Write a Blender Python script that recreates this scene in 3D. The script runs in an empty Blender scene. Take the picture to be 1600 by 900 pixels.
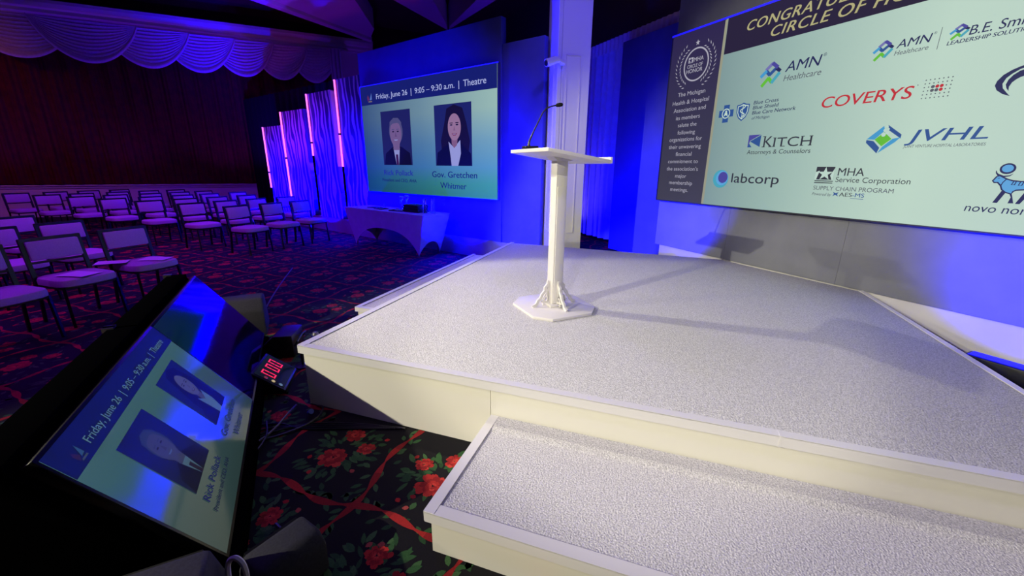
import bpy, bmesh, math, random
from mathutils import Matrix, Vector
random.seed(7)
S = bpy.context.scene
COL = S.collection
R = math.radians
PI = math.pi
TH_S = R(-19.36)      # stage axes
TH_A = R(-37.52)      # side wall of flats
TH_B = R(-64.86)      # big screen wall
TH_R = R(25.14)       # room axes

# ------------------------------------------------------------------ camera, world, lights
cam_d = bpy.data.cameras.new('camera'); cam = bpy.data.objects.new('camera', cam_d); COL.objects.link(cam)
S.camera = cam
cam_d.sensor_width = 36.0; cam_d.lens = 645.96 / 1600 * 36.0; cam_d.clip_start = 0.05; cam_d.clip_end = 100
p, r = 0.28487, 0.009373
fw = Vector((0, math.cos(p), -math.sin(p))); u0 = Vector((0, math.sin(p), math.cos(p))); r0 = Vector((1, 0, 0))
rt = r0 * math.cos(r) + u0 * math.sin(r); up = -r0 * math.sin(r) + u0 * math.cos(r)
M = Matrix((rt, up, -fw)).transposed().to_4x4(); M.translation = Vector((0, 0, 1.58)); cam.matrix_world = M

w = bpy.data.worlds.new('world'); S.world = w; w.use_nodes = True
w.node_tree.nodes['Background'].inputs[0].default_value = (0.1, 0.05, 0.4, 1)
w.node_tree.nodes['Background'].inputs[1].default_value = 0.0
S.view_settings.view_transform = 'Standard'
try: S.view_settings.look = 'None'
except Exception: pass
S.view_settings.exposure = 0.0; S.view_settings.gamma = 1.0; S.view_settings.use_curve_mapping = False

def spot(name, loc, target, energy, color, angle, blend=0.3, radius=0.05):
    d = bpy.data.lights.new(name, 'SPOT'); o = bpy.data.objects.new(name, d); COL.objects.link(o)
    d.energy = energy; d.color = color; d.spot_size = R(angle); d.spot_blend = blend; d.shadow_soft_size = radius
    o.location = loc; o.rotation_euler = (Vector(target) - Vector(loc)).to_track_quat('-Z', 'Y').to_euler()
    return o

def stp(s, t, z=0.0):
    return Vector((s * math.cos(TH_S) - t * math.sin(TH_S), s * math.sin(TH_S) + t * math.cos(TH_S), z))
def apt(s, off, z):   # point by the side wall: s along, off towards the viewer
    return Vector((-1.21 + s * math.cos(TH_A) + off * math.sin(TH_A), 7.802 + s * math.sin(TH_A) - off * math.cos(TH_A), z))
def bpt(s, off, z):
    return Vector((2.752 + s * math.cos(TH_B) + off * math.sin(TH_B), 5.372 + s * math.sin(TH_B) - off * math.cos(TH_B), z))
def rpt(a, b, z):     # room axes
    return Vector((a * math.cos(TH_R) - b * math.sin(TH_R), a * math.sin(TH_R) + b * math.cos(TH_R), z))

WARM = (1.0, 0.94, 0.74)
spot('key_spot', (-5.3, 5.33, 4.8), stp(0.2, 3.4, 0.4), 1150, WARM, 33, 0.3, 0.04)
spot('key_spot', (-1.58, -3.9, 5.0), stp(-0.2, 3.6, 0.4), 800, WARM, 24, 0.4, 0.04)
spot('key_spot', (-7.4, -3.0, 4.86), stp(-0.1, 2.7, 0.4), 2900, WARM, 42, 0.3, 0.04)
spot('key_spot', (-9.4, 1.2, 4.8), stp(0.2, 3.3, 0.5), 850, WARM, 28, 0.3, 0.04)
# violet house wash from the ceiling
PUR = (0.36, 0.02, 1.0)
for i, (a, b) in enumerate(((-9, 9), (-4.5, 12), (-4.2, 7), (-8, 4.5))):
    spot('house_wash', rpt(a, b, 5.9), rpt(a + 0.5, b + 0.3, 0), 400, PUR, 130, 0.8, 0.25)
spot('house_wash', rpt(-0.5, 7.5, 5.9), rpt(-6.0, 9.5, 0.4), 700, PUR, 100, 0.8, 0.2)  # unseen spot added to brighten the chair backs from the stage side
spot('house_wash', rpt(-2.0, 1.5, 5.9), rpt(-3.0, 6.5, 0.5), 420, PUR, 44, 0.7, 0.2)
spot('stage_wash', rpt(1.2, -1.0, 5.9), stp(0.2, 3.0, 0), 330, (0.42, 0.36, 1.0), 48, 0.8, 0.3)
spot('stage_wash', rpt(0.2, 6.5, 5.9), stp(0.2, 4.0, 0), 230, (0.36, 0.28, 1.0), 80, 0.8, 0.3)
# unseen fill spots added to colour the ceiling beams, the cornice and the swags
for a, e in ((-10.5, 90), (-7.8, 90), (-5.0, 100), (-2.4, 170), (0.6, 130)):
    spot('ceiling_uplight', rpt(a, 15.9, 0.9), rpt(a, 17.1, 5.5), e, (0.14, 0.005, 1.0), 120, 0.8, 0.1)
spot('ceiling_uplight', apt(-3.2, -0.55, 0.4), rpt(2.5, 13.0, 6), 1100, (0.12, 0.01, 1.0), 120, 0.8, 0.1)
spot('ceiling_uplight', rpt(-1.5, 11.5, 1.2), rpt(-1.0, 12.5, 6), 110, (0.6, 0.02, 0.8), 140, 0.8, 0.1)
spot('ceiling_uplight', rpt(4.9, 5.0, 3.9), rpt(4.9, 6.0, 6.3), 60, (0.9, 0.4, 0.4), 140, 0.8, 0.1)
spot('curtain_wash', rpt(-9.0, 12.0, 5.8), rpt(-9.5, 17.4, 2.0), 200, (1.0, 0.20, 0.06), 90, 0.8, 0.2)  # unseen red spots added to bring out the maroon of the curtain
spot('curtain_wash', rpt(-2.0, 12.0, 5.8), rpt(-2.0, 17.4, 2.2), 45, (1.0, 0.18, 0.08), 90, 0.8, 0.2)
# blue uplights along the two walls
BLU = (0.0, 0.0, 1.0)
spot('column_wash', rpt(1.5, -1.0, 5.9), (0.85, 6.2, 2.6), 1500, (0.10, 0.06, 1.0), 22, 0.5, 0.1)  # unseen fill spot added to turn the column lilac
spot('ceiling_uplight', rpt(4.6, 9.5, 0.4), rpt(4.2, 11.8, 6.2), 260, (0.10, 0.005, 1.0), 80, 0.8, 0.1)  # another unseen fill added for the ceiling beams
for s in (-6.7, -5.5, -4.2, -3.0, 0.45, 1.6):
    spot('blue_uplight', apt(s, 0.5, 0.12), apt(s, -0.02, 2.1), 1500 if s < 0 else 2600, BLU, 130, 0.6, 0.04)
for s in (-2.2, -1.5, -0.8, -0.1):
    spot('blue_uplight', apt(s, 0.10, 0.5), apt(s, -0.1, 1.9), 620, BLU, 130, 0.6, 0.02)
spot('blue_wash', apt(0.5, 5.0, 5.9), apt(-0.6, 0, 1.6), 1500, BLU, 46, 0.7, 0.1)  # unseen ceiling spot added to spread the blue over the flats

# ------------------------------------------------------------------ materials
def lin(c):
    f = lambda v: v / 12.92 if v <= 0.04045 else ((v + 0.055) / 1.055) ** 2.4
    return (f(c[0] / 255), f(c[1] / 255), f(c[2] / 255), 1.0)
MC = {}
def mat(name, rgb, rough=0.6, metal=0.0, spec=0.5, emit=None, es=1.0, trans=0.0, coat=0.0):
    if name in MC: return MC[name]
    m = bpy.data.materials.new(name); m.use_nodes = True
    b = m.node_tree.nodes['Principled BSDF']
    b.inputs['Base Color'].default_value = lin(rgb)
    b.inputs['Roughness'].default_value = rough; b.inputs['Metallic'].default_value = metal
    b.inputs['Specular IOR Level'].default_value = spec
    b.inputs['Transmission Weight'].default_value = trans
    b.inputs['Coat Weight'].default_value = coat
    if emit is not None:
        b.inputs['Emission Color'].default_value = lin(emit); b.inputs['Emission Strength'].default_value = es
    MC[name] = m
    return m
def emat(rgb, es=1.0):   # picture on a lit screen
    return mat('screen_%d_%d_%d_%.2f' % (*rgb, es), (6, 6, 8), 0.5, 0, 0.2, rgb, es)
def noisy(name, c1, c2, scale, rough=0.8, bump=0.0, bscale=None, stretch=(1, 1, 1), dist=0.01, detail=4, spec=0.3, ramp=(0.35, 0.65)):
    if name in MC: return MC[name]
    m = mat(name, c1, rough, 0, spec); nt = m.node_tree; n = nt.nodes; b = n['Principled BSDF']
    tc = n.new('ShaderNodeTexCoord'); mp = n.new('ShaderNodeMapping'); mp.inputs['Scale'].default_value = stretch
    nt.links.new(tc.outputs['Object'], mp.inputs['Vector'])
    nz = n.new('ShaderNodeTexNoise'); nz.inputs['Scale'].default_value = scale; nz.inputs['Detail'].default_value = detail
    nt.links.new(mp.outputs[0], nz.inputs['Vector'])
    cr = n.new('ShaderNodeValToRGB'); cr.color_ramp.elements[0].position = ramp[0]; cr.color_ramp.elements[1].position = ramp[1]
    cr.color_ramp.elements[0].color = lin(c1); cr.color_ramp.elements[1].color = lin(c2)
    nt.links.new(nz.outputs['Fac'], cr.inputs[0]); nt.links.new(cr.outputs[0], b.inputs['Base Color'])
    if bump:
        n2 = n.new('ShaderNodeTexNoise'); n2.inputs['Scale'].default_value = bscale or scale; n2.inputs['Detail'].default_value = detail
        nt.links.new(mp.outputs[0], n2.inputs['Vector'])
        bp = n.new('ShaderNodeBump'); bp.inputs['Strength'].default_value = bump; bp.inputs['Distance'].default_value = dist
        nt.links.new(n2.outputs['Fac'], bp.inputs['Height']); nt.links.new(bp.outputs[0], b.inputs['Normal'])
    return m
def gradient(name, stops, axis='Z', span=(0, 1), side=None, es=1.0):
    """slide background shown on a screen: colour stops along one axis of the picture, optionally a second blend along X"""
    m = mat(name, (6, 6, 8), 0.5, 0, 0.2); nt = m.node_tree; n = nt.nodes; b = n['Principled BSDF']
    tc = n.new('ShaderNodeTexCoord'); sx = n.new('ShaderNodeSeparateXYZ'); nt.links.new(tc.outputs['Object'], sx.inputs[0])
    def ramp(ax, span, stops):
        mr = n.new('ShaderNodeMapRange'); mr.inputs[1].default_value = span[0]; mr.inputs[2].default_value = span[1]
        nt.links.new(sx.outputs[ax], mr.inputs[0])
        cr = n.new('ShaderNodeValToRGB'); e = cr.color_ramp.elements
        while len(e) < len(stops): e.new(0.5)
        for k, (pos, c) in enumerate(stops): e[k].position = pos; e[k].color = lin(c)
        nt.links.new(mr.outputs[0], cr.inputs[0]); return cr
    out = ramp(axis, span, stops).outputs[0]
    if side:
        mx = n.new('ShaderNodeMix'); mx.data_type = 'RGBA'; mx.blend_type = 'MULTIPLY'; mx.inputs['Factor'].default_value = 1
        nt.links.new(out, mx.inputs['A']); nt.links.new(ramp('X', side[0], side[1]).outputs[0], mx.inputs['B'])
        out = mx.outputs['Result']
    nt.links.new(out, b.inputs['Emission Color']); b.inputs['Emission Strength'].default_value = es
    return m

# ------------------------------------------------------------------ mesh builder
class MB:
    def __init__(s): s.v = []; s.f = []; s.m = []; s.mi = 0; s.T = Matrix.Identity(4)
    def add(s, vs, fs, mi=None):
        k = len(s.v); s.v += [tuple(s.T @ Vector(q)) for q in vs]; s.f += [tuple(k + i for i in f) for f in fs]
        s.m += [s.mi if mi is None else mi] * len(fs); return s
    def box(s, x0, x1, y0, y1, z0, z1, mi=None):
        vs = [(x, y, z) for x in (x0, x1) for y in (y0, y1) for z in (z0, z1)]
        return s.add(vs, [(0, 1, 3, 2), (4, 6, 7, 5), (0, 4, 5, 1), (2, 3, 7, 6), (0, 2, 6, 4), (1, 5, 7, 3)], mi)
    def prism(s, poly, z0, z1, axis='z', mi=None):
        n = len(poly); f = {'z': lambda a, b, c: (a, b, c), 'y': lambda a, b, c: (a, c, b), 'x': lambda a, b, c: (c, a, b)}[axis]
        vs = [f(a, b, z0) for a, b in poly] + [f(a, b, z1) for a, b in poly]
        return s.add(vs, [tuple(range(n))[::-1], tuple(range(n, 2 * n))] + [(i, (i + 1) % n, n + (i + 1) % n, n + i) for i in range(n)], mi)
    def flat(s, poly, y=0.0, mi=None):     # polygon in the XZ plane, facing -Y
        return s.add([(a, y, b) for a, b in poly], [tuple(range(len(poly)))], mi)
    def tube(s, pts, rad, n=8, closed=False, mi=None, cap=True):
        pts = [Vector(q) for q in pts]; N = len(pts); rings = []
        rads = rad if isinstance(rad, (list, tuple)) else [rad] * N
        nrm = None
        for i in range(N):
            a = pts[(i - 1) % N] if (closed or i > 0) else pts[i]; b = pts[(i + 1) % N] if (closed or i < N - 1) else pts[i]
            t = (b - a).normalized()
            if nrm is None:
                nrm = t.orthogonal().normalized()
            nrm = (nrm - t * nrm.dot(t)); nrm = nrm.normalized() if nrm.length > 1e-6 else t.orthogonal().normalized()
            bi = t.cross(nrm)
            rings.append([pts[i] + (nrm * math.cos(2 * PI * k / n) + bi * math.sin(2 * PI * k / n)) * rads[i] for k in range(n)])
        vs = [q for rg in rings for q in rg]; fs = []
        for i in range(N if closed else N - 1):
            j = (i + 1) % N
            fs += [(i * n + k, i * n + (k + 1) % n, j * n + (k + 1) % n, j * n + k) for k in range(n)]
        if cap and not closed: fs += [tuple(range(n))[::-1], tuple((N - 1) * n + k for k in range(n))]
        return s.add(vs, fs, mi)
    def bar(s, a, b, w, h=None, mi=None):   # square bar between two points
        a = Vector(a); b = Vector(b); t = (b - a).normalized(); h = h or w
        x = t.cross(Vector((0, 0, 1))); x = x.normalized() if x.length > 1e-4 else Vector((1, 0, 0)); y = x.cross(t)
        vs = [q + x * i * w / 2 + y * j * h / 2 for q in (a, b) for i, j in ((-1, -1), (1, -1), (1, 1), (-1, 1))]
        return s.add(vs, [(3, 2, 1, 0), (4, 5, 6, 7)] + [(i, (i + 1) % 4, 4 + (i + 1) % 4, 4 + i) for i in range(4)], mi)
    def lathe(s, prof, n=20, c=(0, 0, 0), mi=None):
        vs = [(c[0] + q * math.cos(2 * PI * k / n), c[1] + q * math.sin(2 * PI * k / n), c[2] + z) for q, z in prof for k in range(n)]
        fs = [(i * n + k, i * n + (k + 1) % n, (i + 1) * n + (k + 1) % n, (i + 1) * n + k) for i in range(len(prof) - 1) for k in range(n)]
        fs += [tuple(range(n))[::-1], tuple((len(prof) - 1) * n + k for k in range(n))]
        return s.add(vs, fs, mi)
    def sheet(s, fn, nu, nv, mi=None):
        vs = [fn(i / nu, j / nv) for i in range(nu + 1) for j in range(nv + 1)]
        return s.add(vs, [(i * (nv + 1) + j, (i + 1) * (nv + 1) + j, (i + 1) * (nv + 1) + j + 1, i * (nv + 1) + j + 1) for i in range(nu) for j in range(nv)], mi)
    def text(s, txt, x0, z, width, cap, y=0.0, mi=None, bold=0.0, shear=0.0, align='L', slope=0.0, space=1.0):
        if bold:
            k_ = width * min(bold, .02) * .12 + cap * bold * .5
            for q, dy in ((0.0, 0.0), (k_, -.0002), (k_ * .5, -.0004)): s.text(txt, x0 - (width / 2 if align != 'L' else 0) + q, z, width - k_, cap, y + dy, mi, 0.0, shear, 'L', slope, space)
            return s
        vs, fs = glyphs(txt, 0.0, shear, space)
        xs = [q[0] for q in vs]; a, b = min(xs), max(xs); k = width / (b - a); c = cap / 0.70
        x0 = x0 if align == 'L' else x0 - width / 2
        return s.add([(x0 + (q[0] - a) * k, y, z + q[1] * c + slope * (q[0] - a) * k) for q in vs], fs, mi)
    def build(s, name, mats, parent=None, smooth=False, bevel=0.0, seg=2, loc=None, rz=None, solid=0.0):
        me = bpy.data.meshes.new(name); me.from_pydata(s.v, [], s.f)
        mats = mats if isinstance(mats, (list, tuple)) else [mats]
        for m in mats: me.materials.append(m)
        for pl, mi in zip(me.polygons, s.m): pl.material_index = min(mi, len(mats) - 1)
        bm = bmesh.new(); bm.from_mesh(me)
        if not getattr(s, 'keep', False): bmesh.ops.recalc_face_normals(bm, faces=bm.faces)
        if bevel:
            bmesh.ops.bevel(bm, geom=[e for e in bm.edges if e.is_manifold and e.calc_face_angle(0) > 0.5], offset=bevel, segments=seg, affect='EDGES', profile=0.5)
        bm.to_mesh(me); bm.free()
        if smooth or bevel:
            me.polygons.foreach_set('use_smooth', [True] * len(me.polygons))
            try: me.set_sharp_from_angle(angle=R(40))
            except Exception: pass
        o = bpy.data.objects.new(name, me); COL.objects.link(o)
        if parent: o.parent = parent
        if loc is not None: o.location = loc
        if rz is not None: o.rotation_euler = (0, 0, rz)
        if solid:
            md = o.modifiers.new('solid', 'SOLIDIFY'); md.thickness = solid; md.offset = 0
        return o
GC = {}
def glyphs(txt, bold, shear, space):
    key = (txt, bold, shear, space)
    if key not in GC:
        cu = bpy.data.curves.new('glyphs', 'FONT'); cu.body = txt; cu.offset = bold; cu.shear = shear; cu.space_character = space; cu.resolution_u = 4
        o = bpy.data.objects.new('glyphs', cu); COL.objects.link(o)
        dg = bpy.context.evaluated_depsgraph_get(); me = bpy.data.meshes.new_from_object(o.evaluated_get(dg))
        GC[key] = ([tuple(v.co) for v in me.vertices], [tuple(q.vertices) for q in me.polygons])
        bpy.data.objects.remove(o); bpy.data.curves.remove(cu); bpy.data.meshes.remove(me)
    return GC[key]
def tag(o, label=None, cat=None, group=None, kind=None):
    if label: o['label'] = label
    if cat: o['category'] = cat
    if group: o['group'] = group
    if kind: o['kind'] = kind
    return o
def empty(name, loc, rz=0.0, label=None, cat=None, group=None):
    o = bpy.data.objects.new(name, None); COL.objects.link(o); o.location = loc; o.rotation_euler = (0, 0, rz); o.empty_display_size = 0.1
    return tag(o, label, cat, group)
def copy_tree(o, parent=None):
    c = o.copy(); COL.objects.link(c)
    if parent: c.parent = parent
    for ch in list(o.children): copy_tree(ch, c)
    return c
def circ(cx, cz, rx, rz=None, n=32, a0=0, a1=2 * PI):
    rz = rz or rx
    return [(cx + rx * math.cos(a0 + (a1 - a0) * k / n), cz + rz * math.sin(a0 + (a1 - a0) * k / n)) for k in range(n + (0 if a1 - a0 >= 2 * PI - 1e-6 else 1))]
def band(pts, w):   # ribbon polygons along a 2D polyline
    L = []; Rr = []
    for i, (x, z) in enumerate(pts):
        a = pts[max(i - 1, 0)]; b = pts[min(i + 1, len(pts) - 1)]; dx, dz = b[0] - a[0], b[1] - a[1]; l = math.hypot(dx, dz) or 1
        ww = w[i] if isinstance(w, (list, tuple)) else w
        L.append((x - dz / l * ww / 2, z + dx / l * ww / 2)); Rr.append((x + dz / l * ww / 2, z - dx / l * ww / 2))
    return [[L[i], L[i + 1], Rr[i + 1], Rr[i]] for i in range(len(pts) - 1)]

M_black = mat('black_plastic', (10, 10, 12), 0.45)
M_blkcloth = noisy('black_cloth', (6, 6, 7), (10, 10, 12), 60, 0.95)
M_white = mat('white_paint', (225, 222, 215), 0.45)
M_vinyl = mat('white_vinyl', (222, 220, 218), 0.4)
M_flat = noisy('grey_flat', (118, 120, 126), (125, 127, 133), 3, 0.8)
M_steel = mat('steel', (120, 120, 125), 0.3, 1.0)
M_glass = mat('clear_glass', (235, 240, 250), 0.03, 0, 0.5, trans=0.95)

# ------------------------------------------------------------------ the room
ZC = 6.4
b = MB(); b.box(-14, 6.6, 17.5, 17.7, 0, ZC); tag(b.build('wall_back', noisy('red_curtain_wall', (40, 22, 24), (46, 26, 26), 4, 0.9), rz=TH_R), kind='structure')
b = MB(); b.box(6.6, 6.8, -8, 17.7, 0, ZC); tag(b.build('wall_right', mat('dark_wall', (60, 50, 60), 0.9), rz=TH_R), kind='structure')
b = MB(); b.box(-14.2, -14, -8, 17.7, 0, ZC); tag(b.build('wall_left', mat('dark_wall', (60, 50, 60), 0.9), rz=TH_R), kind='structure')
b = MB(); b.box(-14.2, 6.8, -8.2, -8, 0, ZC); tag(b.build('wall_front', mat('dark_wall', (60, 50, 60), 0.9), rz=TH_R), kind='structure')
b = MB(); b.box(-14.2, 6.8, -8.2, 17.7, ZC, ZC + 0.2); tag(b.build('ceiling', noisy('maroon_ceiling', (58, 30, 34), (64, 34, 36), 2, 0.9), rz=TH_R), kind='structure')
# dado with rails, and the cornice over the swags
M_wood = mat('white_woodwork', (205, 200, 200), 0.5)
b = MB(); b.box(-14, 6.5, 17.40, 17.5, 0, 0.90); b.box(-14, 6.5, 17.34, 17.5, 0.90, 0.94); b.box(-14, 6.5, 17.37, 17.5, 0.84, 0.87); b.box(-14, 6.5, 17.37, 17.5, 0, 0.14)
tag(b.build('trim_1', M_wood, rz=TH_R), kind='structure')
b = MB(); cor = [(17.5, 5.40), (17.18, 5.40), (17.18, 5.46), (17.12, 5.50), (17.12, 5.58), (17.06, 5.62), (17.02, 5.72), (17.02, 5.80), (17.5, 5.80)]
b.prism(cor, -14, 2.46, axis='x'); tag(b.build('trim_2', M_wood, rz=TH_R), kind='structure')
# white boxed beams under the ceiling
def beam(name, poly, z0=5.7):
    b = MB(); b.prism(poly, z0, ZC); return tag(b.build(name, M_wood, rz=TH_R), kind='structure')
beam('trim_3', [(2.37, 16.98), (2.34, 15.67), (1.44, 13.01), (0.2, 9.4), (-7.0, 9.6), (-0.77, 14.36)], 5.82)
b = MB(); b.prism([(2.37, 16.97), (2.40, 16.72), (-0.67, 14.2), (-6.9, 9.4), (-7.1, 9.6), (-0.82, 14.46)], 5.74, 5.86); tag(b.build('trim_4', M_wood, rz=TH_R), kind='structure')
beam('trim_5', [(4.40, 14.36), (4.10, 13.6), (3.32, 12.07), (1.7, 8.9), (-0.6, 9.9), (2.37, 12.54)], 5.72)
beam('trim_6', [(4.42, 14.3), (4.34, 13.9), (4.36, 11.56), (4.40, 8.0), (5.4, 8.0), (4.82, 11.33)], 5.72)

# ------------------------------------------------------------------ carpet
def build_floor():
    F = MB(); F.keep = True
    c, s_ = math.cos(TH_R), math.sin(TH_R)
    F.add([tuple(rpt(a, q, 0)) for a, q in ((-14.2, -8.2), (6.8, -8.2), (6.8, 17.7), (-14.2, 17.7))], [(0, 1, 2, 3)], 0)
    rnd = random.Random(3)
    def poly(pts, z, mi): F.add([tuple(stp(x, y, z)) for x, y in pts], [tuple(range(len(pts)))], mi)
    def leaf(x, y, ang, L, W, z, mi):
        ca, sa = math.cos(ang), math.sin(ang); pr = [(0, 0), (0.25, 0.42), (0.55, 0.5), (0.82, 0.28), (1, 0), (0.82, -0.28), (0.55, -0.5), (0.25, -0.42)]
        poly([(x + ca * u * L - sa * v * W, y + sa * u * L + ca * v * W) for u, v in pr], z, mi)
        return ca, sa
    def rose(x, y, rad, z, ang, near):
        n = 9 if near else 6
        for ring, (rr, k, mi) in enumerate(((1.0, n, 4), (0.72, n - 1, 5), (0.45, n - 3, 4), (0.24, 3, 6))):
            for i in range(k):
                a = ang + ring * 0.5 + 2 * PI * i / k + rnd.uniform(-.15, .15); q = rr * rad * rnd.uniform(.85, 1.1)
                wd = 2 * PI * q / k * 0.75; c0 = 0.25 * q
                pr = [(c0, -.15 * wd), (.6 * q, -.5 * wd), (.88 * q, -.42 * wd), (q, -.12 * wd), (.95 * q, .08 * wd), (1.02 * q, .25 * wd), (.85 * q, .5 * wd), (.55 * q, .48 * wd), (c0, .15 * wd)]
                ca, sa = math.cos(a), math.sin(a)
                poly([(x + ca * u - sa * v, y + sa * u + ca * v) for u, v in pr], z + ring * 0.00012 + i * 0.000008, rnd.choice((mi, mi, 4 + (i % 3))))
    P = 0.635; s0, t0 = -1.275, 1.275
    for i in range(-22, 9):
        for j in range(-4, 27):
            cs, ct = s0 + (i + .5) * P, t0 + (j + .5) * P
            w_ = stp(cs, ct); d = math.hypot(w_.x, w_.y)
            ra = w_.x * c + w_.y * s_; rb = -w_.x * s_ + w_.y * c
            if w_.y < -0.3 or ra < -13.6 or ra > 6.2 or rb > 17 or rb < -7 or abs(w_.x) > 1.6 * w_.y + 2.5: continue
            if -2.0 < cs < 1.8 and 2.2 < ct < 5.6: continue
            near = d < 4.5
            fl = 1 if (i + j) % 2 else -1
            # bouquet: leaves first, then roses and buds
            nl = 78 if near else (22 if d < 9 else 10)
            for k in range(nl):
                a = rnd.uniform(0, 2 * PI); q = rnd.uniform(.05, .205)
                leaf(cs + q * math.cos(a) * 0.95, ct + q * math.sin(a), a + rnd.uniform(-.9, .9), rnd.uniform(.05, .085), rnd.uniform(.02, .034), .0004 + k * 0.000008, rnd.choice((1, 2, 2, 3)))
            spots = [(0.0, -.07, .092), (-.02, .135, .06), (.125, .055, .055)]
            for (dx, dy, rad) in spots: rose(cs + dx * fl, ct + dy, rad * rnd.uniform(.92, 1.05), .0012, rnd.uniform(0, 6), near)
            if d < 9:
                for k in range(6):
                    a = rnd.uniform(0, 2 * PI); q = rnd.uniform(.17, .24); leaf(cs + q * math.cos(a), ct + q * math.sin(a), rnd.uniform(0, 6), .034, .026, .0013, rnd.choice((4, 5, 7)))
            # ribbons along two sides of the cell
            for side in (0, 1):
                N = 22 if near else 10; L = []; W = []
                for k in range(N + 1):
                    u = k / N; ph = u * 2 * PI
                    off = .026 * math.sin(ph + side) ; wd = .007 + .034 * abs(math.sin(ph * 1.5 + .6 + side))
                    base = (i * P + u * P)
                    L.append((s0 + i * P + u * P, t0 + j * P + off) if side == 0 else (s0 + i * P + off, t0 + j * P + u * P)); W.append(wd)
                for k, qd in enumerate(band(L, W)): poly(qd[::-1], .0009 + side * .0002, (4 if (k * 3 // N) % 2 else 5))
                for k in range(22 if near else 7):
                    u = rnd.random(); sd = rnd.choice((-1, 1)); x, y = (s0 + i * P + u * P, t0 + j * P + sd * .03) if side == 0 else (s0 + i * P + sd * .03, t0 + j * P + u * P)
                    a = (PI / 2 * side) + rnd.choice((0.6, -0.6, 2.4, -2.4)); leaf(x, y, a, rnd.uniform(.045, .07), .026, .0006, rnd.choice((1, 2, 3)))
    mats = [noisy('carpet_black', (12, 11, 13), (18, 16, 19), 180, 0.95, 0.4, 400, dist=0.003)]
    for nm, c1 in (('leaf_green_a', (40, 76, 40)), ('leaf_green_b', (50, 92, 46)), ('leaf_green_c', (66, 104, 56)), ('rose_red_a', (184, 42, 36)), ('rose_red_b', (148, 28, 28)), ('rose_red_c', (206, 62, 50)), ('bud_pink', (176, 76, 66))):
        mats.append(noisy('carpet_' + nm, tuple(int(v * .86) for v in c1), c1, 160, 0.95))
    tag(F.build('floor', mats), kind='structure')
build_floor()

# ------------------------------------------------------------------ curtain and swag valance on the back wall
b = MB(); NP = 260
b.sheet(lambda u, v: (-13.9 + u * 16.6, 17.34 + 0.05 * math.sin(u * NP * .9) + 0.015 * math.sin(u * 911), 0.96 + v * 3.9), 1100, 1)
tag(b.build('stage_curtain', noisy('maroon_velvet', (66, 16, 18), (84, 22, 20), 6, 0.9), rz=TH_R, smooth=True), 'dark maroon pleated curtain on the far wall under the scalloped swags', 'curtain')
M_sheer = noisy('swag_fabric', (178, 168, 185), (190, 180, 196), 20, 0.85)
sv = empty('swag_valance', rpt(-6, 17.2, 5.4), TH_R, 'long scalloped white swag valance under the cornice of the far wall', 'valance')
SWA = [-13.2, -11.75, -10.3, -8.85, -7.4, -5.93, -4.57, -3.31, -2.13, -1.04, -0.02, 0.93]
SW_X = []
def swag(x0, x1, lap):
    b = MB(); wd = x1 - x0
    def fn(u, v):
        # folds sag between the two top corners; v runs from the top edge to the hem
        uu = -1 + 2 * u; sag = max(0.0, 1 - uu * uu) ** .8
        z = -0.05 - v * (0.03 + 1.02 * sag); x = (x0 + x1) / 2 + uu * wd * 0.85
        fold = 0.02 * math.sin(v * 70) * sag * (1 if v < .88 else .15)
        return (x + 6, -0.04 - 0.10 * v * sag - fold - lap, z)
    b.sheet(fn, 32, 56)
    so = b.build('swag', M_sheer, sv, smooth=True)
    h = MB()
    h.sheet(lambda u, v: tuple(Vector(fn(u, 1.0)) + Vector((0, -.012 - .018 * math.sin(PI * v), .075 - .11 * v))), 40, 6); h.build('hem', M_sheer, so, smooth=True)
for k in range(len(SWA) - 1): swag(SWA[k], SWA[k + 1], 0.045 * (8 - abs(k - 5)))
b = MB(); b.sheet(lambda u, v: (0.98 + u * 0.36 + 6, -0.36 - 0.04 * math.sin(u * 19), -0.03 - v * (1.25 - 0.2 * abs(u - .5))), 30, 4); b.build('jabot', M_sheer, sv, smooth=True)
b = MB(); b.box(1.38, 2.3, 17.28, 17.36, 4.2, 5.40); b.box(1.38, 2.3, 17.25, 17.36, 4.45, 4.5); tag(b.build('trim_7', M_wood, rz=TH_R), kind='structure')

# ------------------------------------------------------------------ side wall of scenic flats (local X along the wall, -Y towards the viewer)
OA = apt(0, 0, 0); OB = bpt(0, 0, 0)
b = MB(); b.box(-8.2, 1.98, 0.01, 0.75, 0, 0.335)
tag(b.build('platform_plinth', noisy('plinth_vinyl', (150, 148, 146), (160, 158, 156), 3, .6), loc=OA, rz=TH_A), 'low pale plinth the blue flats stand on behind the white table', 'plinth')
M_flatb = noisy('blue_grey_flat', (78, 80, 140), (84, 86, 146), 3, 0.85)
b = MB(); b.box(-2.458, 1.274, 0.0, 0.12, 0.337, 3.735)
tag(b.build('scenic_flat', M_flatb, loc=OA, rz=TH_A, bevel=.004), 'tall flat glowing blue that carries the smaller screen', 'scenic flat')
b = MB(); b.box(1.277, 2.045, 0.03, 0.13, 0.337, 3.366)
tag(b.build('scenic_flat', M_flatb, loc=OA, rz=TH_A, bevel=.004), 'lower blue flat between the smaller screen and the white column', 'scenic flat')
b = MB(); b.sheet(lambda u, v: (-10.5 + u * 8.2, 0.9 + 0.035 * math.sin(u * 150), 0.02 + v * 3.62), 420, 1)
tag(b.build('black_drape', M_blkcloth, loc=OA, rz=TH_A, smooth=True), 'black drape hung behind the four zebra-striped panels', 'drape')

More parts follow.
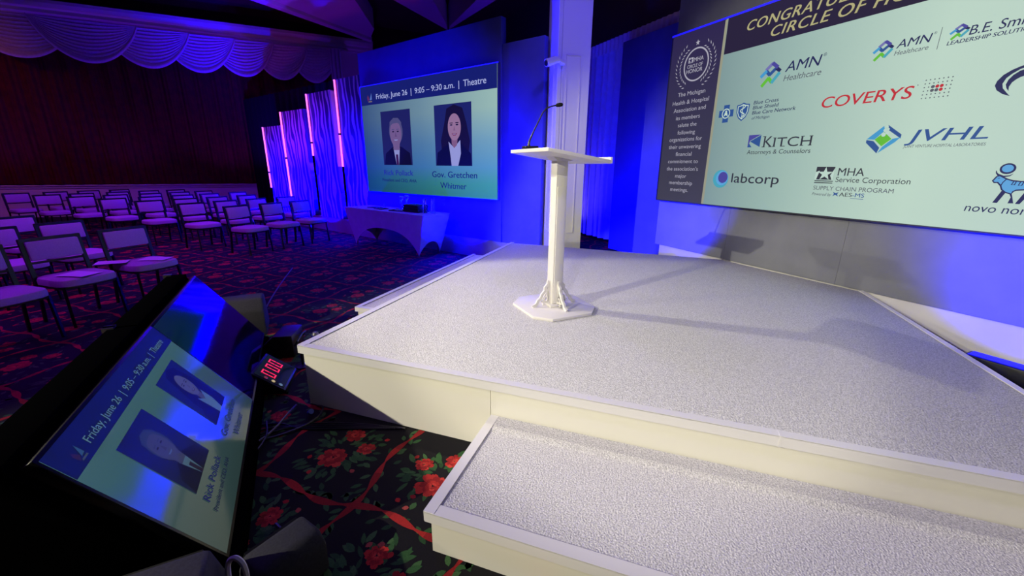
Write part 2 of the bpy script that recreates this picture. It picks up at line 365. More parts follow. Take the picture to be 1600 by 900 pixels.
# zebra panels with light tubes
def zebra(name):
    m = mat(name, (60, 60, 80), 0.7); nt = m.node_tree; n = nt.nodes; bs = n['Principled BSDF']
    tc = n.new('ShaderNodeTexCoord'); mp = n.new('ShaderNodeMapping'); mp.inputs['Scale'].default_value = (1, 0.01, 0.34); mp.inputs['Rotation'].default_value = (0, R(7), 0)
    nt.links.new(tc.outputs['Object'], mp.inputs['Vector'])
    nz = n.new('ShaderNodeTexNoise'); nz.inputs['Scale'].default_value = 4.2; nz.inputs['Detail'].default_value = 0.5; nt.links.new(mp.outputs[0], nz.inputs['Vector'])
    mx = n.new('ShaderNodeMix'); mx.data_type = 'RGBA'; mx.blend_type = 'LINEAR_LIGHT'; mx.inputs['Factor'].default_value = 0.15
    nt.links.new(mp.outputs[0], mx.inputs['A']); nt.links.new(nz.outputs['Color'], mx.inputs['B'])
    wv = n.new('ShaderNodeTexWave'); wv.bands_direction = 'X'; wv.inputs['Scale'].default_value = 2.0; wv.inputs['Distortion'].default_value = 0.9; wv.inputs['Detail'].default_value = 1.0; wv.inputs['Detail Scale'].default_value = 1.2
    nt.links.new(mx.outputs['Result'], wv.inputs['Vector'])
    cr = n.new('ShaderNodeValToRGB'); cr.color_ramp.elements[0].position = 0.52; cr.color_ramp.elements[1].position = 0.6
    cr.color_ramp.elements[0].color = lin((62, 62, 118)); cr.color_ramp.elements[1].color = lin((215, 215, 225))
    n2 = n.new('ShaderNodeTexNoise'); n2.inputs['Scale'].default_value = 5.0; n2.inputs['Detail'].default_value = 0.0; nt.links.new(mp.outputs[0], n2.inputs['Vector'])
    mr = n.new('ShaderNodeMapRange'); mr.inputs[1].default_value = .30; mr.inputs[2].default_value = .42; mr.inputs[3].default_value = -.35; mr.inputs[4].default_value = 0.0; nt.links.new(n2.outputs['Fac'], mr.inputs[0])
    ad = n.new('ShaderNodeMath'); ad.operation = 'ADD'; nt.links.new(wv.outputs['Fac'], ad.inputs[0]); nt.links.new(mr.outputs[0], ad.inputs[1])
    nt.links.new(ad.outputs[0], cr.inputs[0]); nt.links.new(cr.outputs[0], bs.inputs['Base Color'])
    return m
M_zeb = zebra('zebra_print')
M_tube = mat('pink_light_tube', (255, 150, 200), 0.4, emit=(255, 120, 180), es=1.5)
M_tubeh = mat('pink_tube_housing', (120, 20, 60), 0.4, emit=(190, 20, 90), es=0.6)  # emission paints the tube's pink halo onto the housing
def panel(x0, x1, top, tz0, joint, label):
    t = empty('striped_panel', apt(x0, 0.0, 0.337), TH_A, label, 'panel', 'zebra-striped panels with pink light tubes')
    w_ = x1 - x0; h = top - 0.337
    MB().box(0.07, w_, 0.0, 0.10, 0, h).build('panel_board', M_zeb, t, bevel=.003)
    th_ = MB().box(0.005, 0.062, 0.02, 0.09, tz0 - 0.34, h).build('tube_housing', M_tubeh, t)
    for a, q in ((tz0, joint - 0.02), (joint + 0.02, top)):
        tb = MB(); tb.tube([(0.03, -0.01, a - 0.337), (0.03, -0.01, q - 0.337)], 0.019, 10); tb.build('light_tube', M_tube, th_, smooth=True)
    MB().box(0.005, 0.055, -0.03, 0.02, joint - 0.337 - 0.018, joint - 0.337 + 0.018).build('tube_joint', M_black, th_)
panel(-7.24, -6.14, 2.57, 0.95, 1.37, 'shortest zebra-striped panel, farthest along the row, with a pink light tube')
panel(-6.10, -4.90, 2.885, 0.75, 1.75, 'second shortest zebra-striped panel with a pink light tube')
panel(-4.68, -3.60, 3.185, 1.80, 2.10, 'second tallest zebra-striped panel with a pink light tube, behind the last chairs')
panel(-3.41, -2.47, 3.36, 1.55, 2.25, 'tallest zebra-striped panel with a pink light tube, beside the smaller screen')

# smaller screen
def man_picture(b, x, z, w_, h, k=0):
    """generic portrait of a man in a dark suit"""
    cx = x + w_ * .5; hh = h
    b.flat([(x, z), (x + w_, z), (x + w_, z + h), (x, z + h)], -.0005, k)
    b.flat([(x + w_*.03, z), (x + w_*.97, z), (x + w_*.93, z + hh*.22), (x + w_*.66, z + hh*.34), (x + w_*.36, z + hh*.34), (x + w_*.1, z + hh*.22)], -.001, k + 1)
    b.flat([(cx - w_*.12, z + hh*.32), (cx + w_*.1, z + hh*.32), (cx + w_*.04, z), (cx - w_*.04, z)], -.0015, k + 2)
    b.flat([(cx - w_*.05, z + hh*.2), (cx + w_*.03, z + hh*.2), (cx + w_*.04, z), (cx - w_*.04, z)], -.002, k + 3)
    b.flat([(cx - w_*.11, z + hh*.28), (cx + w_*.09, z + hh*.28), (cx + w_*.12, z + hh*.45), (cx - w_*.13, z + hh*.45)], -.0022, k + 5)
    b.flat(circ(cx, z + hh*.62, w_*.23, hh*.24), -.0025, k + 4)
    b.flat(circ(cx - w_*.01, z + hh*.58, w_*.195, hh*.235), -.003, k + 5)
    b.flat([(cx - w_*.215, z + hh*.66), (cx - w_*.19, z + hh*.80), (cx - w_*.06, z + hh*.868), (cx + w_*.10, z + hh*.86), (cx + w_*.20, z + hh*.78), (cx + w_*.205, z + hh*.66), (cx + w_*.165, z + hh*.74), (cx + w_*.06, z + hh*.775), (cx - w_*.09, z + hh*.765), (cx - w_*.175, z + hh*.73)], -.0033, k + 4)
    for sx in (-.09, .07): b.flat(circ(cx + w_*sx, z + hh*.62, w_*.035, hh*.012, 10), -.0035, k + 1)
    for sx in (-.09, .07): b.flat([(cx + w_*(sx-.045), z + hh*.65), (cx + w_*(sx+.045), z + hh*.655), (cx + w_*(sx+.04), z + hh*.668), (cx + w_*(sx-.04), z + hh*.665)], -.0035, k + 4)
    b.flat([(cx - w_*.01, z + hh*.62), (cx + w_*.03, z + hh*.525), (cx - w_*.04, z + hh*.525)], -.0035, k + 6)
    b.flat([(cx - w_*.08, z + hh*.475), (cx + w_*.06, z + hh*.475), (cx + w_*.03, z + hh*.455), (cx - w_*.05, z + hh*.455)], -.0035, k + 2)
def woman_picture(b, x, z, w_, h, k=0):
    """generic portrait of a woman with long dark hair, ruffled white collar and dark jacket"""
    cx = x + w_ * .55; hh = h
    b.flat([(x, z), (x + w_, z), (x + w_, z + h), (x, z + h)], -.0005, k)
    b.flat([(cx - w_*.2, z + hh*.93), (cx, z + hh*.985), (cx + w_*.22, z + hh*.92), (cx + w_*.32, z + hh*.68), (cx + w_*.40, z + hh*.40), (cx + w_*.36, z + hh*.2), (cx - w_*.36, z + hh*.2), (cx - w_*.38, z + hh*.42), (cx - w_*.27, z + hh*.7)], -.001, k + 4)
    b.flat([(x + w_*.02, z), (x + w_*.99, z), (x + w_*.97, z + hh*.2), (cx + w_*.18, z + hh*.36), (cx - w_*.18, z + hh*.36), (x + w_*.06, z + hh*.22)], -.0015, k + 1)
    b.flat([(cx - w_*.17, z + hh*.40), (cx - w_*.02, z + hh*.30), (cx + w_*.15, z + hh*.42), (cx + w_*.16, z + hh*.2), (cx + w_*.08, z), (cx - w_*.1, z), (cx - w_*.13, z + hh*.2)], -.002, k + 2)
    b.flat([(cx - w_*.09, z + hh*.5), (cx + w_*.09, z + hh*.5), (cx + w_*.06, z + hh*.34), (cx - w_*.02, z + hh*.29), (cx - w_*.08, z + hh*.36)], -.0022, k + 6)
    b.flat(circ(cx - w_*.0, z + hh*.63, w_*.175, hh*.215), -.0025, k + 5)
    b.flat([(cx - w_*.2, z + hh*.80), (cx - w_*.02, z + hh*.87), (cx + w_*.19, z + hh*.80), (cx + w_*.2, z + hh*.88), (cx, z + hh*.95), (cx - w_*.2, z + hh*.9)], -.003, k + 4)
    for sx in (-.08, .075): b.flat(circ(cx + w_*sx, z + hh*.665, w_*.035, hh*.012, 10), -.0035, k + 1)
    for sx in (-.08, .075): b.flat([(cx + w_*(sx-.045), z + hh*.69), (cx + w_*(sx+.045), z + hh*.69), (cx + w_*(sx+.04), z + hh*.703), (cx + w_*(sx-.04), z + hh*.703)], -.0035, k + 4)
    b.flat([(cx, z + hh*.65), (cx + w_*.028, z + hh*.575), (cx - w_*.028, z + hh*.575)], -.0035, k + 6)
    b.flat([(cx - w_*.075, z + hh*.53), (cx + w_*.075, z + hh*.53), (cx + w_*.035, z + hh*.495), (cx - w_*.035, z + hh*.495)], -.0035, k + 3)
    b.flat([(cx - w_*.05, z + hh*.523), (cx + w_*.05, z + hh*.523), (cx + w_*.03, z + hh*.512), (cx - w_*.03, z + hh*.512)], -.004, k + 2)

def speaker_slide(t, W, H, pref, q, y0, M4=None):
    """the slide shown on the smaller screen and on the floor monitor; q scales its colours"""
    T = M4 or Matrix.Identity(4)
    T = T @ Matrix.Scale(W / 3.62, 4) @ Matrix.Translation((0, y0 * 3.62 / W, 0))
    def mb(): b = MB(); b.T = T; return b
    c = lambda *v: emat(tuple(min(255, int(x * q[i])) for i, x in enumerate(v)))
    txt = c(215, 220, 235)
    mb().flat([(0, 1.695), (3.62, 1.695), (3.62, 2.04), (0, 2.04)], -.001).build('title_band', c(28, 38, 108), t)
    for a in (('Friday, June 26', .52, 1.785, .955, .092, -.003, 0, .012), ('9:05 – 9:30 a.m.', 1.685, 1.785, 1.01, .092, -.003, 0, .015), ('Theatre', 2.90, 1.785, .50, .10, -.003, 0, .02)):
        b = mb(); b.text(*a); b.build('title_text', txt, t)
    for x in (1.575, 2.79): b = mb(); b.flat([(x, 1.755), (x + .016, 1.755), (x + .016, 1.88), (x, 1.88)], -.003); b.build('title_bar', txt, t)
    b = mb(); b.flat([(.24, 1.76), (.30, 1.80), (.25, 1.88), (.22, 1.83)], -.003, 0); b.flat([(.30, 1.78), (.37, 1.91), (.375, 1.79)], -.003, 1); b.flat([(.25, 1.745), (.38, 1.745), (.37, 1.765), (.27, 1.765)], -.003, 2)
    b.build('corner_emblem', [c(120, 50, 90), c(110, 140, 190), c(150, 130, 110)], t)
    pm = [c(38, 40, 92), c(16, 16, 42), c(175, 175, 205), c(70, 32, 66), c(96, 92, 122), c(140, 108, 138), c(118, 88, 120)]
    b = mb(); man_picture(b, .615, .54, .90, 1.006); b.build('portrait', pm, t)
    pw = [c(36, 44, 100), c(14, 16, 44), c(185, 185, 215), c(150, 55, 80), c(26, 20, 44), c(185, 138, 150), c(160, 112, 130)]
    b = mb(); woman_picture(b, 2.17, .535, .90, 1.013); b.build('portrait', pw, t)
    b = mb(); b.text('Rick Pollack', .60, .345, .92, .10, -.003, bold=.02); b.build('name_text', c(42, 38, 165), t)
    b = mb(); b.text('President and CEO, AHA', .525, .218, 1.08, .062, -.003, bold=.03); b.build('role_text', c(25, 30, 105), t)
    b = mb(); b.text('Gov. Gretchen', 2.055, .332, 1.125, .105, -.003, bold=.02); b.build('name_text', c(24, 30, 118), t); b = mb(); b.text('Whitmer', 2.265, .14, .66, .105, -.003, bold=.02); b.build('name_text', c(24, 30, 118), t)

ta = empty('led_screen', apt(-2.375, 0.0, 1.055), TH_A, 'smaller wall screen showing two speaker portraits above the white table', 'screen')
fr = MB(); fr.box(-0.03, 3.64, -0.05, 0.0, -0.012, 2.06); fr.build('frame', mat('screen_frame', (70, 70, 80), .4), ta)
G_A = gradient('slide_teal', [(0.0, (62, 150, 112)), (0.14, (70, 160, 150)), (0.30, (92, 158, 205)), (0.55, (120, 170, 200)), (0.85, (160, 195, 190))], 'Z', (0, 1.7), ((0, 3.62), [(0.0, (92, 110, 165)), (0.5, (170, 180, 205)), (1.0, (240, 240, 235))]))  # X ramp paints view-angle darkening and blue wash on the left
b = MB(); b.flat([(0, 0), (3.62, 0), (3.62, 2.04), (0, 2.04)], -0.055); dA = b.build('display', G_A, ta)
speaker_slide(dA, 3.62, 2.04, 'a', (.78, .8, .96), -0.058)
b = MB(); b.box(-.03, 3.64, -.053, -.048, 2.045, 2.062); b.box(-.032, -.012, -.053, -.048, -.01, 2.045); b.build('edge_light', mat('blue_edge_light', (40, 40, 200), .4, emit=(30, 25, 255), es=1.0), ta)  # glowing strip stands in for blue light leaking round the screen

# ------------------------------------------------------------------ big screen wall
b = MB()
for x0, x1 in ((-1.225, 0.02), (0.022, 1.36), (1.362, 4.3)): b.box(x0, x1, 0.03, 0.12, 0.436, 3.80)
tag(b.build('scenic_flat', M_flat, loc=OB, rz=TH_B), 'broad grey flat that carries the big sponsor screen', 'scenic flat')
b = MB(); b.box(-1.145, 4.3, 0.05, 0.5, 0, 0.432)
tag(b.build('platform_plinth', noisy('plinth_white', (205, 203, 200), (212, 210, 206), 3, .6), loc=OB, rz=TH_B), 'white plinth under the grey flat of the big screen, beside the stage edge', 'plinth')
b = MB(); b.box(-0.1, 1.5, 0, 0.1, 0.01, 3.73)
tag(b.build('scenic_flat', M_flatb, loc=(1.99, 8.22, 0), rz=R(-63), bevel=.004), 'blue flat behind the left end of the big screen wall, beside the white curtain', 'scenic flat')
tbg = empty('led_screen', bpt(-1.195, 0.03, 1.127), TH_B, 'big wall screen of sponsor logos over the right half of the stage', 'screen')
WB, HB = 3.885, 2.18
b = MB(); b.box(-.03, WB, -.023, -.019, HB + .002, HB + .024); b.build('edge_light', MC['blue_edge_light'], tbg)  # same painted glow for the light leaking over the top edge
fr = MB(); fr.box(-0.03, WB + .03, -0.02, 0.055, -0.012, HB + .02); fr.build('frame', mat('screen_frame_dark', (45, 45, 55), .4), tbg)
def flatpart(name, polys, mats, label=None, y=-.024, par=None):
    b = MB()
    for pl_, mi in polys: b.flat(pl_, y, mi)
    return b.build(name, mats, par or tbg)
rect = lambda x0, x1, z0, z1: [(x0, z0), (x1, z0), (x1, z1), (x0, z1)]
dB = flatpart('display', [(rect(.83, WB, 0, HB), 0)], gradient('slide_mint', [(0.0, (124, 150, 150)), (0.3, (152, 180, 172)), (0.7, (186, 211, 196)), (1.0, (182, 206, 194))], 'X', (.83, WB), None))  # viewing-angle falloff towards the left is painted into the emission
dH = flatpart('header_band', [(rect(.86, WB, 1.79, HB), 0)], emat((38, 31, 54)), None, -.026)
dS = flatpart('side_panel', [(rect(0.0, .83, 0, HB), 0)], gradient('slide_panel', [(0, (64, 63, 70)), (0.4, (56, 54, 74)), (1, (44, 36, 74))], 'Z', (0, HB), None), None, -.025)
flatpart('divider_strip', [(rect(.822, .858, 0, HB - .01), 0)], emat((150, 150, 128)), None, -.028)
Y1 = -.030
GOLD = emat((176, 170, 122)); 
b = MB(); b.text('CONGRATULATIONS', 1.134, 1.976, 1.66, .10, Y1, bold=.02, shear=.25, space=1.1); b.build('headline_text', GOLD, dH); b = MB(); b.text('CIRCLE OF HONOR', 1.44, 1.845, 1.62, .10, Y1, bold=.02, shear=.25, space=1.1); b.build('headline_text', GOLD, dH)
SIL = emat((168, 166, 180))
b = MB()
star = [(.438 + (.036 if k % 2 == 0 else .015) * math.sin(k * PI / 5), 2.02 + (.036 if k % 2 == 0 else .015) * math.cos(k * PI / 5)) for k in range(10)]; b.flat(star, Y1)
for qd in band(circ(.447, 1.765, .192, .192, 48, 0, 2 * PI - 1e-3), .018): b.flat(qd, Y1)
for sd in (-1, 1):
    for k in range(13):
        a = R(-62 + k * 9.6); 
        for dr, da in ((-.012, .5), (.028, -.25)):
            cx, cz = .433 + sd * (.258 + dr) * math.cos(a) * 1.06, 1.757 + (.258 + dr) * math.sin(a)
            dirv = a + PI / 2 + (0.55 if dr > 0 else -.55) * -1
            ca, sa = math.cos(dirv), math.sin(dirv); L_, W_ = .05, .013
            b.flat([(cx + sd * (ca * u * L_ - sa * v * W_), cz + sa * u * L_ + ca * v * W_) for u, v in ((0, 0), (.4, .5), (1, 0), (.4, -.5))], Y1)
b.flat(rect(.318, .395, 1.795, 1.86), Y1)
b.flat([(.357 + (.036 if k % 2 == 0 else .014) * math.sin(k * PI / 5), 1.826 + (.036 if k % 2 == 0 else .014) * math.cos(k * PI / 5)) for k in range(10)], Y1 - .0008, 1); b.flat(rect(.316, .397, 1.80, 1.804), Y1 - .0008, 1)
b.text('MHA', .408, 1.80, .155, .05, Y1 - .001, bold=.02); b.text('CIRCLE OF', .308, 1.733, .25, .042, Y1 - .001, bold=.02); b.text('HONOR', .302, 1.672, .262, .048, Y1 - .001, bold=.02)
b.build('wreath_emblem', [SIL, emat((46, 38, 76))], dS)
b = MB()
lines = ['The Michigan', 'Health & Hospital', 'Association and', 'its members', 'salute the', 'following', 'organizations for', 'their unwavering', 'financial', 'commitment to', 'the association’s', 'major', 'membership', 'meetings.']
lw = [(.198, .654), (.118, .727), (.152, .694), (.209, .618), (.259, .58), (.267, .57), (.133, .698), (.134, .697), (.277, .558), (.15, .68), (.138, .698), (.314, .514), (.214, .631), (.251, .573)]
lz = [1.40, 1.296, 1.200, 1.10, 1.005, .907, .818, .72, .622, .525, .425, .327, .234, .140]
for t_, (x0, x1), z in zip(lines, lw, lz): b = MB(); b.text(t_, x0, z, x1 - x0, .052, Y1); b.build('salute_text_line', emat((165, 163, 178)), dS)
NAVY = emat((34, 38, 84)); BLUE = emat((44, 80, 142)); LB = emat((66, 150, 200)); GRN = emat((96, 184, 52)); RED = emat((186, 40, 52)); GREY = emat((84, 88, 100)); DK = emat((48, 50, 62)); VIO = emat((72, 68, 150)); TEAL = emat((70, 160, 180)); MINT = emat((186, 210, 198)); LILAC = emat((112, 112, 172)); LBLUE = emat((90, 160, 214))
def chevrons(b, x, z, w_, h, m0):
    """three stacked folded ribbons"""
    P_ = lambda *q: [(x + w_ * u, z + h * v) for u, v in q]
    for pts, mi in ((P_((.25, .70), (.57, .96)), m0), (P_((.54, .97), (.86, .73)), m0 + 5), (P_((.02, .43), (.31, .67)), m0 + 6), (P_((.28, .66), (.50, .46)), m0 + 1), (P_((.46, .46), (.80, .74)), m0 + 1), (P_((.77, .73), (1.0, .55)), m0 + 3), (P_((.13, .01), (.46, .35)), m0 + 2), (P_((.42, .36), (.66, .12)), m0 + 2), (P_((.63, .10), (.98, .50)), m0 + 7)):
        for qd in band(pts, .16 * w_): b.flat(qd, Y1 - .0003 * mi, mi)
def logo(fn, mats, label):
    b = MB(); fn(b); o = b.build('sponsor_logo', mats, dB); o['label'] = label
def l_amn(b):
    chevrons(b, 1.40, 1.345, .225, .235, 0)
    b.text('AMN', 1.676, 1.455, .36, .10, Y1, 3, .012, .18); b.text('®', 2.045, 1.53, .03, .03, Y1, 3); b.text('Healthcare', 1.675, 1.365, .38, .058, Y1, 4, 0, .2)
logo(l_amn, [LILAC, BLUE, GRN, NAVY, GREY, VIO, LB, TEAL], 'folded ribbon mark in violet, blue and green with navy wordmark')
def l_amn2(b):
    chevrons(b, 2.475, 1.40, .145, .15, 0)
    b.text('AMN', 2.642, 1.468, .235, .066, Y1, 3, .012, .18); b.text('®', 2.883, 1.52, .018, .018, Y1, 3); b.text('Healthcare', 2.639, 1.414, .23, .036, Y1, 4, 0, .2)
    b.flat(rect(2.925, 2.929, 1.40, 1.56), Y1, 4)
    chevrons(b, 2.985, 1.452, .11, .098, 0)
    b.text('B.E. Smith', 3.10, 1.462, .36, .066, Y1, 3, .01, .12); b.text('LEADERSHIP SOLUTIONS', 2.982, 1.416, .50, .028, Y1, 3, .02, .15)
logo(l_amn2, [LILAC, BLUE, GRN, NAVY, GREY, VIO, LB, TEAL], 'two navy wordmarks with small ribbon marks split by a thin line')
def l_bc(b):
    b.flat(rect(.975, 1.055, 1.005, 1.206), Y1, 0); b.flat(rect(.915, 1.117, 1.068, 1.148), Y1, 0)
    for qd in band(circ(1.015, 1.108, .052, .052, 28, 0, 2 * PI - 1e-3), .012): b.flat(qd, Y1 - .001, 2)
    b.flat(circ(1.015, 1.13, .013), Y1 - .001, 2); b.flat([(1.0, 1.12), (1.03, 1.12), (1.045, 1.075), (1.015, 1.09), (.985, 1.075)], Y1 - .001, 2)
    sh = [(1.157, 1.185), (1.20, 1.19), (1.24, 1.206), (1.28, 1.19), (1.323, 1.185), (1.32, 1.10), (1.29, 1.04), (1.24, 1.003), (1.19, 1.04), (1.16, 1.10)]
    b.flat(sh, Y1, 0)
    inn = [(1.24 + (x - 1.24) * .84, 1.11 + (z - 1.11) * .84) for x, z in sh]; inn2 = [(1.24 + (x - 1.24) * .72, 1.11 + (z - 1.11) * .72) for x, z in sh]
    b.flat(inn, Y1 - .0006, 2); b.flat(inn2, Y1 - .0012, 0)
    for qd in band([(1.24 + .03 * math.sin(k * .7), 1.05 + k * .01) for k in range(14)], .012): b.flat(qd, Y1 - .002, 2)
    b.flat(rect(1.236, 1.244, 1.03, 1.19), Y1 - .002, 2)
    for tx, z, x1 in (('Blue Cross', 1.17, 1.663), ('Blue Shield', 1.117, 1.672), ('Blue Care Network', 1.062, 1.866)): b.text(tx, 1.368, z, x1 - 1.368, .038, Y1, 1, .02, .12)
    b.text('of Michigan', 1.374, 1.008, .215, .03, Y1, 1, .005, .2)
logo(l_bc, [BLUE, NAVY, MINT], 'blue cross and blue shield with four lines of navy words')
def l_cov(b):
    b.text('COVERYS', 2.120, 1.048, .725, .10, Y1, 0, .02, .15, slope=0); b.text("’", 2.86, 1.12, .008, .03, Y1, 1)
    for i in range(7):
        for j in range(6):
            x, z = 2.912 + i * .0275, 1.035 + j * .028; core = 2 <= i <= 4 and 2 <= j <= 3
            rr = .0125 if core else .0048
            b.flat(circ(x, z, rr, rr, 12), Y1, 0 if (i, j) in ((3, 3), (4, 3), (4, 2)) and core else 1)
logo(l_cov, [RED, GREY], 'red slanted capitals with a grid of grey and red dots')
def l_kitch(b):
    b.flat([(1.378, .70), (1.43, .70), (1.378, .76)], Y1, 0); b.flat([(1.378, .835), (1.525, .835), (1.385, .765)], Y1, 1); b.flat([(1.40, .765), (1.53, .70), (1.53, .83)], Y1, 0); b.flat([(1.378, .70), (1.378, .835), (1.40, .765)], Y1 - .001, 1)
    b.text('K', 1.572, .695, .105, .118, Y1, 2); b.text('ITCH', 1.69, .695, .405, .098, Y1, 2)
    for x_ in (1.575, 1.655, 1.697, 1.805, 2.0, 2.083):
        b.flat(rect(x_ - .018, x_ + .018, .695, .702), Y1 - .001, 2)
        if x_ not in (1.655, 1.805): b.flat(rect(x_ - .018, x_ + .018, .786 if x_ > 1.6 else .806, .793 if x_ > 1.6 else .813), Y1 - .001, 2)
    b.text('Attorneys & Counselors', 1.382, .622, .72, .048, Y1, 2, .0, .06)
logo(l_kitch, [BLUE, VIO, DK], 'faceted blue square with dark grey capitals and a line below')
def l_lab(b):
    b.flat(circ(1.073, .331, .112, .110, 40), Y1, 0); b.flat(circ(1.092, .341, .088, .088, 40), Y1 - .001, 1); b.flat(circ(1.105, .349, .068, .068, 40), Y1 - .002, 2)
    b.text('labcorp', 1.228, .293, .60, .113, Y1, 3, .02)
logo(l_lab, [TEAL, LBLUE, VIO, DK], 'teal and violet disc with dark lower-case wordmark')
def l_jv(b):
    cx, cz, q = 2.711, .723, .128
    D = lambda u, v: (cx + u * q, cz + v * q * .94)
    b.flat([D(-1.0, .05), D(-.12, .95), D(.0, .62), D(-.52, .0)], Y1, 1); b.flat([D(.12, 1.0), D(1.0, .28), D(1.0, .0), D(.22, .62)], Y1, 0)
    b.flat([D(1.0, .1), D(.72, -.25), D(-.15, -1.0), D(.05, -.55), D(.55, .0)], Y1 - .001, 1); b.flat([D(-1.0, .0), D(-1.0, -.2), D(-.2, -1.0), D(-.1, -.6), D(-.55, -.1)], Y1, 0)
    b.flat([D(-.5, .0), D(.0, .5), D(.5, .0), D(.0, -.5)], Y1 - .002, 2)
    for u, v, rr in ((-.02, .3, .1), (.18, .42, .08), (.0, .6, .07), (.2, .66, .05), (.1, .84, .05)): b.flat(circ(cx + u * q, cz + v * q, rr * q * 1.3, None, 14), Y1 - .003, 3 if v > .5 else 4)
    b.text('JVHL', 2.875, .694, .51, .096, Y1, 0, .025, .22); b.text('JOINT VENTURE HOSPITAL LABORATORIES', 2.873, .644, .51, .023, Y1, 5, .0, .15)
logo(l_jv, [BLUE, LB, GRN, MINT, MINT, GREY], 'blue diamond with green centre beside slanted blue capitals')
def l_mha(b):
    b.flat(rect(2.20, 2.372, .358, .482), Y1, 0)
    b.flat([(2.29 + (.074 if k % 2 == 0 else .028) * math.sin(k * PI / 5), .414 + (.068 if k % 2 == 0 else .026) * math.cos(k * PI / 5)) for k in range(10)], Y1 - .001, 2)
    b.flat([(2.20, .43), (2.235, .445), (2.215, .358), (2.20, .358)], Y1 - .001, 2); b.flat([(2.34, .40), (2.372, .47), (2.372, .358), (2.36, .358)], Y1 - .001, 2)
    for z in (.34, .322): b.flat([(2.202, z), (2.375, z), (2.375, z + .008), (2.202, z + .008)], Y1, 0)
    b.text('MHA', 2.405, .40, .225, .074, Y1, 0, .01); b.text('Service Corporation', 2.398, .338, .592, .05, Y1, 0)
    b.text('SUPPLY CHAIN PROGRAM', 2.205, .255, .683, .040, Y1, 1); b.text('Powered by', 2.204, .199, .185, .03, Y1, 1, 0, .25)
    b.flat([(2.40, .20), (2.425, .215), (2.45, .20), (2.44, .222), (2.45, .242), (2.425, .23), (2.40, .242), (2.41, .222)], Y1, 3)
    b.text('AES', 2.458, .203, .112, .038, Y1, 0, .025); b.text('-MS', 2.572, .203, .10, .038, Y1, 3, .025); b.flat(rect(2.56, 2.67, .186, .19), Y1, 3)
logo(l_mha, [DK, GREY, MINT, BLUE], 'dark square with pale star beside four lines of grey words')
def l_arc(b):
    arc1 = [(3.437, 1.182), (3.399, 1.165), (3.362, 1.138), (3.338, 1.101), (3.333, 1.07), (3.35, 1.036), (3.386, 1.006), (3.429, 0.986), (3.406, 1.013), (3.38, 1.046), (3.371, 1.077), (3.382, 1.113), (3.405, 1.138), (3.441, 1.164), (3.52, 1.19), (3.62, 1.20), (3.52, 1.205)]
    arc2 = [(3.53, 1.178), (3.443, 1.153), (3.414, 1.129), (3.396, 1.101), (3.39, 1.069), (3.399, 1.043), (3.414, 1.022), (3.41, 1.051), (3.419, 1.079), (3.436, 1.097), (3.454, 1.109), (3.52, 1.13), (3.62, 1.16)]
    b.flat(arc1, Y1, 0); b.flat(arc2, Y1 - .001, 0)
logo(l_arc, [NAVY], 'sweeping navy crescent at the right side of the screen')
def l_novo(b):
    b.text('novo nordisk', 3.375, .147, .475, .062, Y1, 0, .0, .12)
    b.flat(circ(3.541, .474, .042, .039, 28), Y1, 0); b.flat(circ(3.541, .475, .030, .027, 28), Y1 - .001, 1)
    for qd in band([(3.486, .459), (3.490, .443), (3.501, .430), (3.532, .417), (3.563, .423), (3.578, .438)], [.004, .008, .012, .012, .008, .002]): b.flat(qd, Y1 - .003, 0)
    top = [(3.499, .419), (3.515, .422), (3.553, .40), (3.587, .388), (3.627, .384), (3.69, .385), (3.735, .38), (3.755, .35)]
    low = [(3.745, .30), (3.72, .318), (3.66, .326), (3.641, .324), (3.619, .321), (3.606, .311), (3.60, .292), (3.567, .303), (3.545, .322), (3.532, .351), (3.512, .373), (3.494, .372), (3.483, .384)]
    b.flat(top + low, Y1 - .001, 1)
    for qd in band(top + low + top[:1], .009): b.flat(qd, Y1 - .002, 0)
    for lg in ([(3.547, .313), (3.518, .223), (3.543, .222), (3.57, .30)], [(3.59, .296), (3.604, .268), (3.598, .224), (3.627, .226), (3.605, .291)], [(3.636, .223), (3.659, .223), (3.70, .318), (3.67, .326)], [(3.715, .318), (3.735, .27), (3.728, .223), (3.755, .223), (3.748, .305)]): b.flat(lg, Y1 - .0015, 0)
    for ln in ([(3.553, .40), (3.539, .374), (3.534, .351)], [(3.594, .384), (3.586, .359), (3.602, .359), (3.606, .385)], [(3.628, .384), (3.622, .355), (3.638, .355), (3.645, .385)], [(3.668, .385), (3.664, .355), (3.68, .355), (3.688, .385)]):
        for qd in band(ln, .006): b.flat(qd, Y1 - .002, 0)
    for qd in band([(3.506, .403), (3.517, .406)], .004): b.flat(qd, Y1 - .002, 0)
    for qd in band([(3.755, .36), (3.775, .345), (3.78, .30)], .008): b.flat(qd, Y1, 0)
logo(l_novo, [NAVY, LBLUE], 'blue ox carrying a disc above a navy lower-case wordmark')

# ------------------------------------------------------------------ stage (local axes: X along the front edge, Y away)
M_pile = noisy('white_pile_carpet', (176, 175, 172), (222, 221, 216), 170, 0.95, 0.9, 150, (1, .8, 1), 0.006, 3, .1, (.36, .62))
ts = empty('stage_platform', (0, 0, 0), TH_S, 'large white carpeted stage platform under the podium', 'stage')
SP = [(-2.16, 1.895), (1.965, 1.895), (1.965, 4.845), (.83, 5.965), (-2.16, 6.10)]
b = MB(); b.prism([(-2.12, 1.935), (1.93, 1.935), (1.93, 4.82), (.81, 5.93), (-2.12, 6.06)], 0.40, 0.437); b.build('deck_carpet', M_pile, ts, bevel=.006)
for x0, x1 in ((-2.14, -.797), (-.794, 1.95)):
    MB().box(x0, x1, 1.915, 1.93, 0.0, 0.402).build('fascia_panel', mat('fascia_white', (226, 223, 210), .5), ts)
MB().box(-2.14, -2.125, 1.932, 6.05, 0, .402).build('fascia_panel', mat('fascia_white', (226, 223, 210), .5), ts)
